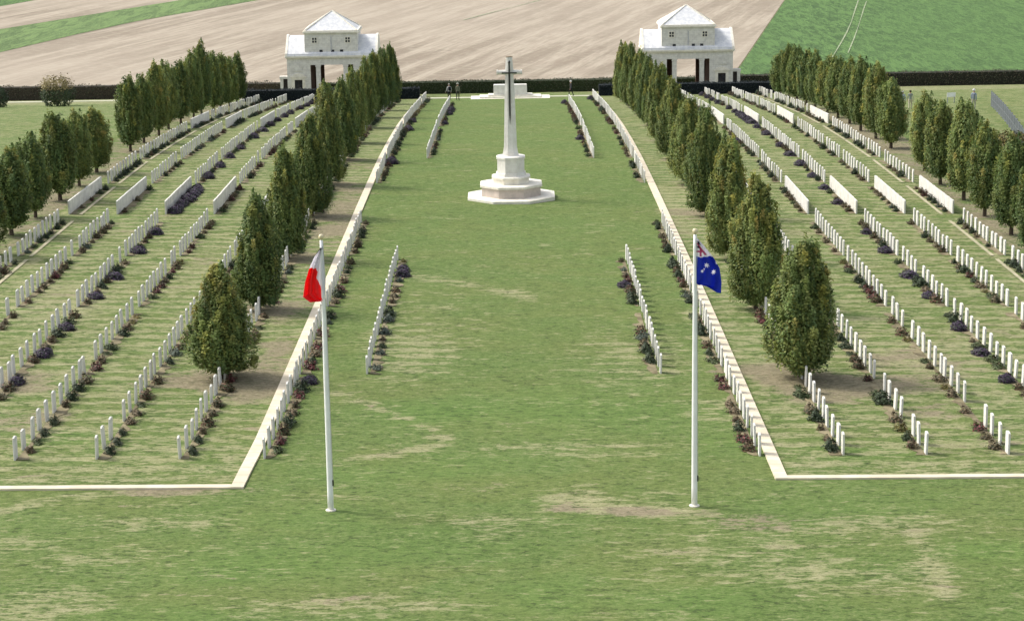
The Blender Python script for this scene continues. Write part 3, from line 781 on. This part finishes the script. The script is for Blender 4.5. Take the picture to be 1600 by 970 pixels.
plants = []; rp = random.Random(31)
def add_plants(x, b_, y0, y1, n, wts):
    sgn = -1 if x > 0 else 1
    idx = 0
    for i in range(n):
        y = y0 + (i + .5) * (y1 - y0) / n + rp.uniform(-.15, .15)
        big = abs(abs(x) - 20.35) < .1
        if big:
            kset = 0 if (i % 4 == (b_ * 2) % 3 or b_ == (8 if x > 0 else 4)) else rp.choice((1, 7, 3, 2))
        else: kset = rp.choices(range(len(KINDS)), wts)[0]
        if rp.random() < (.16 if kset else 0): continue
        off = .24 + (.22 if kset == 0 else .06) + rp.uniform(0, .08)
        xx = wx(x, y) + sgn * off; sc = rp.uniform(.55, 1.0) if kset else rp.uniform(.72, .95)
        px, py, d = proj((xx, y, G(xx, y) + .2)); idx += 1
        plants.append(dict(x=x, xx=xx, y=y, b=b_, k=kset, m=rp.randrange(2), sc=sc, rz=rp.uniform(0, 6.28), d=d, vis=(-12 < px < 1612), r=n - i))
WT = {0: (0, 3, 3, 3, 1.5, 1, .6, 2), 1: (0, 3, 3, 2, 1, 1, .6, 2), 2: (.2, 2, 3, 2, 1, 2, .5, 3), 3: (1,) * 8, 4: (0, 3, 3, 2, .6, .6, .5, 3), 5: (0, 8, 1, 1, .3, .3, .2, 1)}
for x, b_, ys in slots:
    a_ = abs(x)
    if a_ < 7: wt = (2.0, 4, 2, 1, .3, .6, 2.5, 2) if x < 0 else (1.5, 3, 3, 2, .6, 1.5, 1, 2)
    elif a_ < 9: wt = (.6, 4, 3.5, 1.5, .8, 2, .5, 3)
    else: wt = WT[min(range(6), key=lambda q: abs(ROWS[q] - a_))]
    add_plants(x, b_, ys[0], ys[-1], 9 if b_ < 3 else 7, wt)
for s_ in (-1, 1):
    for ri, X in enumerate(ROWS):
        for b_ in (4, 8): add_plants(s_ * X, b_, BLK[b_], BLK[b_] + bl(b_), (14 if (b_ == (8 if s_ > 0 else 4)) else 7) if ri == 3 else 7, WT[ri])
po = sorted([p for p in plants if p['vis']], key=lambda q: q['d'] / (1.6 if q['k'] == 0 else 1.0))
for p in po[:300]:
    o = bpy.data.objects.new(['shrub', 'shrub', 'flowering_plant', 'low_plant', 'low_plant', 'flowering_plant', 'low_plant', 'low_plant'][p['k']], PM[p['k']][p['m']]); COL.objects.link(o)
    o.location = (p['xx'], p['y'], G(p['xx'], p['y']) - .01); o.rotation_euler = (0, 0, p['rz'] * .12 + (3.14 if p['m'] else 0)); o.scale = (p['sc'], p['sc'] * (1.15 + .6 * ((p['rz'] * 7) % 1)), p['sc'] * (.8 + .3 * ((p['rz'] * 13) % 1)))
    nth = IO[p['r'] - 1] if p['r'] <= 11 else ['twelfth', 'thirteenth', 'fourteenth'][p['r'] - 12]
    tag(o, f"{KINDS[p['k']][0]}, {nth} from far end, {BN[p['b']]} block, {row_desc(p['x'])}", 'shrub' if p['k'] < 2 else 'plant', 'plants along the headstone rows')
its = [((p['xx'], p['y'], G(p['xx'], p['y']) - .01), p['rz'], p['sc'] * .95, p['k'] * 2 + p['m']) for p in po[300:]]
o = merge(its, PF, 'grave_plants', M['plant'], True)
tag(o, 'small dark plants dotted along the distant headstone rows', 'plants', kind='stuff')

# ------------------------------------------------------------------ cross of sacrifice
def octo(b, w0, w1, z0, z1, cx=0, cy=0, sy=1.0):
    r = lambda w_: w_ / 2 / math.cos(math.pi / 8)
    b.ring([[(cx + r(w_) * math.cos(math.pi / 4 * i + math.pi / 8), cy + sy * r(w_) * math.sin(math.pi / 4 * i + math.pi / 8), z) for i in range(8)] for w_, z in ((w0, z0), (w1, z1))])
cy = at(797, 309).y; cx = 0.02
cr = empty('stone_cross', (cx, cy, G(cx, cy)))
tag(cr, 'tall white stone memorial cross with bronze sword on an octagonal stepped base', 'monument')
b = MB(); octo(b, 5.35, 5.35, -.15, .20); octo(b, 5.20, 5.10, .20, .235); b.build('base_step', M['cream'], cr)
b = MB(); octo(b, 3.62, 3.62, .235, .80); M['drum'] = mat_stone('pinkish_drum_stone', (.56, .48, .42), (.46, .40, .35), stain=(.36, .30, .26)); b.build('base_drum', M['drum'], cr)  # drum sides in a darker pinkish stone than the steps
b = MB(); octo(b, 3.80, 3.80, .80, .93); octo(b, 3.80, 3.68, .93, .965); b.build('drum_coping', M['cream'], cr)
b = MB(); octo(b, 2.20, 2.20, .965, 1.28); octo(b, 2.36, 2.36, 1.28, 1.38); octo(b, 2.36, 2.2, 1.38, 1.43); b.build('middle_step', M['cream'], cr)
b = MB(); octo(b, 1.86, 1.80, 1.43, 1.62); octo(b, 1.66, 1.66, 1.62, 2.48); octo(b, 1.76, 1.76, 2.48, 2.60); octo(b, 1.70, 1.58, 2.60, 2.64); b.build('pedestal', M['monu'], cr)
b = MB(); ys_ = .62
for w0, w1, z0, z1 in ((.98, .94, 2.64, 2.80), (.92, .80, 2.80, 3.15), (.80, .60, 3.15, 6.6), (.60, .50, 6.6, 7.55), (.50, .38, 7.95, 8.55), (.42, .34, 8.55, 8.68)):
    octo(b, w0, w1, z0, z1, sy=ys_)
octo(b, .50, .50, 7.55, 7.95, sy=ys_)
zs = 7.75
for s_ in (-1, 1):
    rows = []
    for xx, r in ((.18, .17), (.55, .135), (.68, .13), (.70, .165), (.78, .165)):
        rows.append([(s_ * xx, .8 * r * math.cos(math.pi / 4 * i + math.pi / 8), zs + r * math.sin(math.pi / 4 * i + math.pi / 8)) for i in range(8)])
    b.ring(rows)
b.build('cross_shaft', M['monu'], cr)
sw = empty('sword', (0, 0, 0)); sw.parent = cr
b = MB()
yb = -.38
bl = [(-.06, 7.72), (.06, 7.72), (.055, 5.2), (0, 4.55), (-.055, 5.2)]
b.ring([[(u, -.8 * .5 * .62 - .055 - (7.7 - v) * .024, v) for u, v in bl], [(u * .6, -.8 * .5 * .62 - .085 - (7.7 - v) * .024, v) for u, v in bl]])
b.build('blade', M['bronze'], sw)
b = MB(); b.box(-.46, .46, -.335, -.27, 7.70, 7.78, .015); b.lathe([(.05, 7.76), (.045, 8.3), (.07, 8.36), (.075, 8.42), (.02, 8.5)], 10, 0, -.27); b.build('hilt', M['bronze'], sw)
b = MB(); octo(b, .44, .40, 8.68, 8.73, sy=ys_); M['cap_brown'] = mat_simple('brown_cap_stone', (.20, .15, .10), (.32, .26, .19), 7, .95); b.build('dark_cap', M['cap_brown'], cr)  # thin cap in a darker brown than the shaft

# ------------------------------------------------------------------ altar stone on steps
ay = YN[12] - .6
an = empty('altar_stone', (.1, ay, G(0, ay)))
tag(an, 'low white altar stone on wide shallow steps before the far hedge', 'monument')
b = MB(); b.box(-4.1, 4.1, -1.5, 1.4, -.3, .12, .015); b.build('step', M['cream'], an)
b = MB(); b.box(-3.2, 3.2, -.95, 1.1, .12, .27, .015); b.build('step', M['cream'], an)
b = MB(); b.box(-2.3, 2.3, -.6, .85, .27, .42, .015); b.build('step', M['cream'], an)
b = MB(); b.ring([[(-1.75, -.4, .42), (1.75, -.4, .42), (1.75, .5, .42), (-1.75, .5, .42)], [(-1.73, -.38, 1.3), (1.73, -.38, 1.3), (1.73, .48, 1.3), (-1.73, .48, 1.3)],
                  [(-1.70, -.35, 1.42), (1.70, -.35, 1.42), (1.70, .45, 1.42), (-1.70, .45, 1.42)]]); b.build('stone_block', M['monu'], an)

# ------------------------------------------------------------------ pavilions
def pavilion(cx, side):
    cy_ = 233.6; s_ = 1 if side == 'right' else -1
    e = empty('stone_pavilion', (cx, cy_, G(cx, cy_) - .02))
    tag(e, f'white stone pavilion with pyramid roof at the {side}, ' + ('green field beside it' if s_ > 0 else 'standing before bare earth'), 'building')
    D = 5.6; EV = 4.45
    b = MB()
    for q in (-1, 1):                         # solid side rooms with a doorway niche left open at the front
        x0, x1 = sorted((q * 2.3, q * 4.8)); dx = q * 3.62
        b.box(x0, dx - .42, 0, .45, -.6, EV); b.box(dx + .42, x1, 0, .45, -.6, EV); b.box(dx - .42, dx + .42, 0, .45, 2.05, EV)
        b.box(x0, x1, D - .4, D, -.6, EV)
        xo = q * 4.8; b.box(*sorted((xo, xo - q * .4)), .45, D - .4, -.6, EV)
    b.box(-2.3, 2.3, .02, .5, 3.62, EV)       # architrave over the porch
    b.box(-2.3, 2.3, D - .5, D - .02, 3.62, EV)
    b.build('wall', M['pav'], e)
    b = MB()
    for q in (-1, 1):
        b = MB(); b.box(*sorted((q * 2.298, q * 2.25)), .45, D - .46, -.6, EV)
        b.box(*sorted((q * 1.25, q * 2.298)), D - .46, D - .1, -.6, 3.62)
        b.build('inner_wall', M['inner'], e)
    for q in (-1, 1):
        b = MB(); b.box(q * 1.47 - .24, q * 1.47 + .24, .05, .5, -.6, 3.62); b.box(q * 1.47 - .29, q * 1.47 + .29, 0.0, .56, 3.42, 3.58); b.build('column', M['pav'], e)
    b = MB(); b.box(-5.0, 5.0, -.22, D + .2, EV, EV + .16); b.box(-4.9, 4.9, -.12, D + .1, EV - .12, EV - .002); b.build('cornice', M['cream'], e)
    b = MB()                                  # gabled wing roof, ridge across, sprung ends
    b.prism([(-.18, EV + .162), (D + .16, EV + .162), (D + .1, EV + .4), (D / 2 + .8, 6.35), (D / 2 + .35, 6.55), (D / 2 - .35, 6.55), (D / 2 - .8, 6.35), (-.1, EV + .4)], 'x', -4.95, 4.95)
    b.build('roof', M['lead'], e)
    for q in (-1, 1):
        b = MB(); b.prism([(-.2, EV + .163), (D + .18, EV + .163), (D + .12, EV + .45), (D / 2 + .4, 6.66), (D / 2 - .4, 6.66), (-.12, EV + .45)], 'x', *sorted((q * 4.952, q * 4.72)))
        b.build('gable_coping', M['cream'], e)
    b = MB(); b.box(-2.85, 2.85, .12, D - .12, EV + .1, 7.0); b.build('attic_block', M['pav'], e)
    b = MB(); b.box(-3.02, 3.02, -.05, D + .05, 7.0, 7.14); b.box(-2.93, 2.93, .04, D - .04, 7.14, 7.28); b.build('attic_cornice', M['cream'], e)
    b = MB(); b.ring([[(-2.75, .2, 7.28), (2.75, .2, 7.28), (2.75, D - .2, 7.28), (-2.75, D - .2, 7.28)], [(-.06, D / 2 - .06, 9.12), (.06, D / 2 - .06, 9.12), (.06, D / 2 + .06, 9.12), (-.06, D / 2 + .06, 9.12)]])
    b.build('pyramid_roof', M['lead'], e)
    b = MB()
    for qx in (-1, 1):
        for qy in (0, 1): b.tube([(qx * 2.78, .18 + qy * (D - .36), 7.3), (0, D / 2, 9.16)], .08, .07, 5)
    b.build('roof_hip', M['cream'], e)
    for q in (-1, 1):
        w_ = empty('window', (q * 1.78, .12, 6.25)); w_.parent = e
        b = MB(); b.box(-.24, .24, -.015, .04, -.26, .26); b.build('pane', M['darkw'], w_)
        b = MB(); b.box(-.32, -.242, -.04, .04, -.34, .34); b.box(.242, .32, -.04, .04, -.34, .34); b.box(-.242, .242, -.04, .04, .262, .34); b.box(-.242, .242, -.04, .04, -.34, -.262)
        b.box(-.035, .035, -.035, -.018, -.26, .26); b.box(-.24, -.037, -.035, -.018, -.03, .03); b.box(.037, .24, -.035, -.018, -.03, .03); b.build('frame', M['cream'], w_)
    for xv in ((-1.5, .55, 1.45) if s_ > 0 else (-1.1, .15, 1.1)):
        b = MB(); b.box(xv - .17, xv + .17, .085, .13, 4.98, 5.22); b.build('vent', M['darkw'], e)
    b = MB(); b.box(-.05, .05, .07, .125, 5.1, 6.6); M['rain'] = M.get('rain') or mat_simple('grey_pipe', (.40, .40, .42), (.5, .5, .52), 4, .6); b.build('downpipe', M['rain'], e)
    for q in (-1, 1):
        dx = q * 3.62
        dr = empty('door', (dx, .2, 0)); dr.parent = e
        b = MB(); b.box(-.4, .4, 0, .07, -.6, 2.03); b.build('door_leaf', M['door'], dr)
        b = MB()
        for zz in (.25, 1.15):
            for xx in (-.2, .2): b.box(xx - .14, xx + .14, -.02, -.002, zz, zz + .72)
        b.build('door_panel', M['darkw'], dr)
        b = MB(); b.box(dx - .72, dx - .421, -.07, .0, -.6, 2.3); b.box(dx + .421, dx + .72, -.07, .0, -.6, 2.3); b.box(dx - .42, dx + .42, -.07, .0, 2.052, 2.3)
        b.box(dx - .85, dx + .85, -.14, .0, 2.302, 2.46); b.prism([(dx - .75, 2.47), (dx + .75, 2.47), (dx + .45, 2.68), (dx, 2.76), (dx - .45, 2.68)], 'y', -.10, -.001); b.build('door_frame', M['cream'], e)
        b = MB(); b.box(dx - .5, dx + .5, -.05, -.001, 2.95, 3.9); b.box(dx - .4, dx + .4, -.075, -.052, 3.05, 3.8); b.build('relief_panel', M['pav'], e)
    q = s_; x0 = 4.802                        # low side gateway on the outer flank
    b = MB(); b.box(*sorted((q * 5.3, q * 5.62)), .3, .9, -.6, 2.15); b.box(*sorted((q * x0, q * 5.68)), .25, .95, 2.152, 2.42); b.build('side_gateway', M['pav'], e)
    b = MB(); b.box(*sorted((q * x0, q * 5.298)), .62, .68, -.6, 2.15); b.build('opening_shade_panel', M['door'], e)  # dark panel standing in for the shade inside the gateway opening
    return e
pavilion(19.25, 'right'); pavilion(-19.0, 'left')

# ------------------------------------------------------------------ flagpoles and flags
def mat_cloth(name, c):
    t = NT(name); n = t.noise(t.coord(obj=True), 6, 4, .6)
    m_ = t.done(t.mix(t.ramp(n, .3, .7), tuple(q * .85 for q in c), c), .75, .2)
    tr = t.node('ShaderNodeBsdfTranslucent'); tr.inputs[0].default_value = c + (1,)
    ms = t.node('ShaderNodeMixShader'); ms.inputs[0].default_value = .5
    t.l.new(t.b.outputs[0], ms.inputs[1]); t.l.new(tr.outputs[0], ms.inputs[2]); t.l.new(ms.outputs[0], t.out.inputs[0])
    return m_
M['red'] = mat_cloth('flag_red', (.92, .05, .055)); M['wht'] = mat_cloth('flag_white', (.90, .88, .92)); M['navy'] = mat_cloth('flag_dark_blue', (.02, .03, .07))
M['blue'] = mat_cloth('flag_blue', (.03, .06, .52)); M['pink'] = mat_cloth('flag_faded_red', (.62, .16, .30)); M['rope'] = mat_simple('rope', (.35, .34, .3), (.5, .5, .45), 8, .8)
def pole_z(base, px, py):
    lo, hi = 0, 20
    for _ in range(40):
        md = (lo + hi) / 2
        if proj((base.x, base.y, base.z + md))[1] > py: lo = md
        else: hi = md
    return lo
def on_plane(base, px, py):
    """point of the vertical plane y = base.y seen at the picture position, relative to base: used to size the flag"""
    d = FW + RT * ((px - 800) / F) + UP * ((485 - py) / F); t = (base.y - CAMP.y) / d.y; p = CAMP + d * t
    return p.x - base.x, p.z - base.z
def flagpole(px, py, top_y, label):
    base = at(px, py); Ht = pole_z(base, px, top_y)
    e = empty('flagpole', base); tag(e, label, 'flagpole', 'white flagpoles')
    b = MB(); b.lathe([(.10, -.1), (.098, .6), (.085, Ht * .5), (.055, Ht * .93), (.048, Ht - .2)], 16); b.build('pole', M['pole'], e, smooth=True)
    b = MB(); b.lathe([(.02, Ht - .2), (.065, Ht - .15), (.088, Ht - .085), (.065, Ht - .02), (.02, Ht)], 14); b.build('ball_finial', M['gold'], e, smooth=True)
    b = MB(); b.lathe([(.17, -.05), (.17, .03), (.12, .05)], 16); b.build('base_collar', M['cream'], e)
    b = MB(); b.tube([(.11, -.03, .9), (.09, -.04, Ht * .6), (.065, -.03, Ht - .3)], .008, .008, 5); b.build('halyard', M['rope'], e)
    b = MB(); b.box(.07, .13, -.05, .01, .85, 1.05, .01); b.build('cleat', M['bronze'], e)
    return base, Ht
def inside(pt, poly):
    x, y = pt; r = False; n = len(poly)
    for i in range(n):
        x1, y1 = poly[i]; x2, y2 = poly[(i + 1) % n]
        if (y1 > y) != (y2 > y) and x < (x2 - x1) * (y - y1) / (y2 - y1) + x1: r = not r
    return r
def cloth(name, base, hoist, free, regions, default, label, amp=.09, nfold=3.5, fine=74):
    """hoist/free: matching lists of (u,v) down the pole edge and the fly edge, in metres from the pole base; cloth hangs in folds"""
    NU, NV = fine, fine; hp = np.array(hoist); fp = np.array(free)
    def along(a_, t):
        L = np.r_[0, np.cumsum(np.hypot(*np.diff(a_, axis=0).T))]; L /= L[-1]
        return np.array([np.interp(t, L, a_[:, 0]), np.interp(t, L, a_[:, 1])])
    vs = []; uv = []
    for j in range(NV + 1):
        t = j / NV; h_ = along(hp, t); f_ = along(fp, t)
        for i in range(NU + 1):
            s_ = i / NU; p = h_ * (1 - s_) + f_ * s_
            p = p + np.array([0, -.05 * math.sin(math.pi * s_)])
            yy = amp * s_ ** .6 * math.sin(nfold * 2 * math.pi * s_ + 2.2 * t + .8) + .05 * math.sin(5 * t + 6 * s_) * s_
            vs.append((p[0], yy - .04, p[1])); uv.append((p[0], p[1]))
    fs = []; mi = []; mats = [default]; keys = {id(default): 0}
    for j in range(NV):
        for i in range(NU):
            q = j * (NU + 1) + i; fs.append((q, q + 1, q + NU + 2, q + NU + 1))
            c = ((uv[q][0] + uv[q + NU + 2][0]) / 2, (uv[q][1] + uv[q + NU + 2][1]) / 2); k_ = 0
            for poly, m_ in regions:
                if inside(c, poly):
                    if id(m_) not in keys: keys[id(m_)] = len(mats); mats.append(m_)
                    k_ = keys[id(m_)]
            mi.append(k_)
    me_ = bpy.data.meshes.new(name); me_.from_pydata(vs, [], fs)
    for m_ in mats: me_.materials.append(m_)
    me_.polygons.foreach_set('material_index', mi)
    o = link(name, me_, mats, loc=base, smooth=True)
    sm = o.modifiers.new('thick', 'SOLIDIFY'); sm.thickness = .004
    return tag(o, label, 'flag')
base, Ht = flagpole(517, 797, 366, 'tall white flagpole flying the red and white flag, at the left')
C = lambda L, bs: [on_plane(bs, *p) for p in L]
cloth('flag', base, C([(504, 384), (507, 410), (509, 440), (507, 466)], base), C([(501, 386), (491, 402), (483, 420), (477, 440), (474, 463), (485, 471), (500, 469)], base),
      [(C([(440, 350), (560, 350), (560, 390), (500, 390), (486, 408), (476, 426), (440, 440)], base), M['navy']),
       (C([(470, 423), (486, 419), (492, 418), (497, 423), (495, 433), (500, 445), (504, 458), (512, 480), (470, 490)], base), M['red'])],
      M['wht'], 'limp flag, mostly red and white with a dark blue edge, hanging from the left pole')
base, Ht = flagpole(1085, 790, 357, 'tall white flagpole flying the blue starry flag, at the right')
def star(px, py, r, n=7):
    cx_, cz_ = on_plane(base, px, py); r = r / 48.0
    return [(cx_ + (r if k_ % 2 == 0 else r * .5) * math.sin(math.pi * k_ / n), cz_ + (r if k_ % 2 == 0 else r * .5) * math.cos(math.pi * k_ / n)) for k_ in range(2 * n)]
cloth('flag', base, C([(1087, 371), (1088, 395), (1088, 420), (1088, 442)], base), C([(1089, 371), (1102, 386), (1114, 401), (1124, 418), (1127, 440), (1126, 457), (1120, 456), (1106, 447), (1095, 443)], base),
      [(C([(1080, 360), (1140, 360), (1140, 399), (1112, 401), (1104, 400), (1095, 402), (1088, 400), (1080, 400)], base), M['wht']),
       (C([(1089, 376), (1092, 377), (1094, 382), (1091, 381)], base), M['navy']), (C([(1088, 384), (1093, 383), (1094, 388), (1089, 387)], base), M['navy']),
       (C([(1088, 380), (1090, 379), (1104, 397), (1101, 398)], base), M['pink']), (C([(1088, 391), (1099, 391), (1099, 394), (1088, 394)], base), M['pink']),
       (C([(1093, 386), (1096, 386), (1096, 400), (1093, 400)], base), M['pink']),
       (star(1104, 414, 4.6), M['wht']), (star(1115, 425, 4.8), M['wht']), (star(1097, 423, 3), M['wht']), (star(1120, 410, 3), M['wht']), (star(1100, 420, 1.6, 5), M['wht'])],
      M['blue'], 'dark blue flag with white stars and faded red cross canton, hanging from the right pole', amp=.07, nfold=2.5, fine=110)

# ------------------------------------------------------------------ people
def cmat(name, c):
    k_ = 'c_' + name
    if k_ not in M: M[k_] = mat_simple(name, c, tuple(q * .8 for q in c), 9, .85, obj=True)
    return M[k_]
def person(px, py, face, label, top, legs, hair, H=1.72, stride=.1, arms=(.12, -.12), hat=None, bag=None, skin=(.45, .28, .20), elbow=.05):
    p = at(px, py); e = empty('person', p, face); e.scale = (H / 1.75,) * 3
    tag(e, label, 'person')
    J = [((0, 0, .93), .145), ((0, 0, 1.10), .13), ((0, .01, 1.30), .155), ((0, .02, 1.43), .12), ((0, 0, 1.52), .055), ((0, -.02, 1.60), .085), ((0, -.015, 1.69), .085), ((0, 0, 1.735), .05)]
    E = [(i, i + 1) for i in range(7)]
    for s_ in (-1, 1):
        st_ = stride * s_; n = len(J)
        J += [((s_ * .10, 0, .86), .095), ((s_ * .11, st_ * .55 - .02, .49), .06), ((s_ * .11, st_ + (.05 if st_ > 0 else .06), .09), .042), ((s_ * .12, st_ - .12, .035), .035)]
        E += [(0, n), (n, n + 1), (n + 1, n + 2), (n + 2, n + 3)]
        n = len(J); a_ = arms[0 if s_ < 0 else 1]
        J += [((s_ * .19, .01, 1.40), .058), ((s_ * .25, a_ * .4 + .03, 1.14), .043), ((s_ * .25 , a_ - elbow, .92), .032), ((s_ * .25, a_ - elbow - .03, .84), .03)]
        E += [(3, n), (n, n + 1), (n + 1, n + 2), (n + 2, n + 3)]
        h_ = n + 3
        for fx in (-.025, 0, .025): J.append(((s_ * .25 + fx, a_ - elbow - .05, .76), .009)); E.append((h_, len(J) - 1))
    me_ = bpy.data.meshes.new('body'); me_.from_pydata([j[0] for j in J], E, [])
    o = bpy.data.objects.new('body_tmp', me_); COL.objects.link(o)
    o.modifiers.new('s', 'SKIN')
    for i, v in enumerate(me_.skin_vertices[0].data): v.radius = (J[i][1], J[i][1] * (.8 if i < 4 else 1)); v.use_root = (i == 0)
    sb = o.modifiers.new('u', 'SUBSURF'); sb.levels = 2; sb.render_levels = 2
    dg = bpy.context.evaluated_depsgraph_get(); m2 = bpy.data.meshes.new_from_object(o.evaluated_get(dg))
    bpy.data.objects.remove(o)
    m2.materials.clear()
    for c in (cmat(*top), cmat(*legs), cmat('skin', skin), cmat('shoes_dark', (.03, .03, .03))): m2.materials.append(c)
    for pl in m2.polygons:
        z = pl.center.z; x = abs(pl.center.x); pl.use_smooth = True
        pl.material_index = 2 if z > 1.49 else 3 if z < .07 else 0 if (z > .96 and z <= 1.49) or (x > .20 and z > .88) else 2 if (x > .20 and z > .7) else 1
    m2.name = 'body'
    link('body', m2, cmat(*top), e)
    b = MB(); b.lathe([(.095, 1.62), (.105, 1.68), (.095, 1.75), (.05, 1.80), (.01, 1.805)], 12, 0, .015)
    b.build('hair', cmat(*hair), e, smooth=True)
    if hat:
        b = MB(); b.lathe([(.17, 1.70), (.17, 1.715), (.105, 1.72), (.10, 1.80), (.03, 1.83)], 14); b.build('hat', cmat(*hat), e, smooth=True)
    if bag:
        b = MB(); b.box(-.14, .14, .12, .28, 1.05, 1.45, .04); b.build('backpack', cmat(*bag), e)
    return e
person(702, 157.5, rad(200), 'person in grey top and black trousers with dark bag beside the short headstone row', ('grey_top', (.42, .42, .42)), ('black_cloth', (.015, .015, .018)), ('hair_grey', (.3, .28, .25)), stride=.08, bag=('dark_bag', (.02, .02, .025)), elbow=.2)
person(715.5, 157, rad(160), 'person in olive jacket with pale shoulders standing left of the altar steps', ('olive_cloth', (.16, .17, .12)), ('dark_trousers', (.05, .055, .045)), ('hair_brown', (.06, .045, .03)), stride=.05, hat=('pale_hat', (.45, .45, .38)))
person(892, 150.5, rad(-70), 'person in black clothes and pale cap striding on the path before the hedge', ('charcoal_top', (.05, .05, .055)), ('black_cloth', (.015, .015, .018)), ('hair_white', (.6, .58, .55)), stride=.26, hat=('white_cap', (.6, .6, .58)), H=1.6)
person(1410, 173, rad(180), 'white haired person in pale blue shirt walking between the outer trees at right', ('pale_blue', (.36, .43, .46)), ('beige_trousers', (.52, .47, .36)), ('hair_white', (.7, .7, .7)), stride=.16)
person(1422, 171, rad(170), 'person in grey shirt and cream trousers beside the white haired walker at right', ('mid_grey', (.26, .29, .27)), ('beige_trousers', (.52, .47, .36)), ('hair_brown', (.06, .045, .03)), stride=.12, H=1.66)
person(1521, 172, rad(150), 'person in blue grey jacket and backpack standing near the metal fence', ('blue_grey', (.25, .31, .38)), ('pale_trousers', (.40, .40, .33)), ('hair_white', (.6, .58, .55)), stride=.06, hat=('white_cap', (.6, .6, .58)), bag=('bag_grey', (.3, .34, .4)), H=1.8)

# ------------------------------------------------------------------ metal fence, board
M['galv'] = mat_simple('galvanised_steel', (.22, .24, .26), (.15, .165, .18), 5, .5, spec=.5)
fp0, fp1 = at(1549, 167), at(1600, 232)
dirf = Vector((fp1.x - fp0.x, fp1.y - fp0.y)); Lf = dirf.length; dirf /= Lf
e = empty('metal_fence', fp0); tag(e, 'grey metal railing fence running along the rough field at far right', 'fence')
npn = int(Lf * 1.35 / 2.6)
for i in range(npn + 1):
    x, y = fp0.x + dirf.x * 2.6 * i, fp0.y + dirf.y * 2.6 * i; z = G(x, y) - e.location.z
    X, Y = x - e.location.x, y - e.location.y
    b = MB(); b.box(X - .05, X + .05, Y - .05, Y + .05, z - .1, z + 1.42); b.build('post', M['galv'], e)
    if i < npn:
        x2, y2 = x + dirf.x * 2.6, y + dirf.y * 2.6; z2 = G(x2, y2) - e.location.z; X2, Y2 = x2 - e.location.x, y2 - e.location.y
        b = MB()
        for hz in (.12, .7, 1.3): b.tube([(X, Y, z + hz), (X2, Y2, z2 + hz)], .02, .02, 4)
        for q in range(1, 20):
            t = q / 20; xx, yy, zz = X + (X2 - X) * t, Y + (Y2 - Y) * t, z + (z2 - z) * t
            b.tube([(xx, yy, zz + .1), (xx, yy, zz + 1.34)], .012, .012, 4)
        b.build('railing_panel', M['galv'], e)
p = at(1486, 161); e = empty('notice_board', p, .3); tag(e, 'small white notice board on two short posts behind the right outer trees', 'sign')
b = MB(); b.box(-.45, .45, -.02, .02, .55, .95, .01); b.build('panel', M['pole'], e)
for q in (-1, 1):
    b = MB(); b.box(q * .35 - .03, q * .35 + .03, .022, .07, -.1, .9); b.build('post', M['galv'], e)
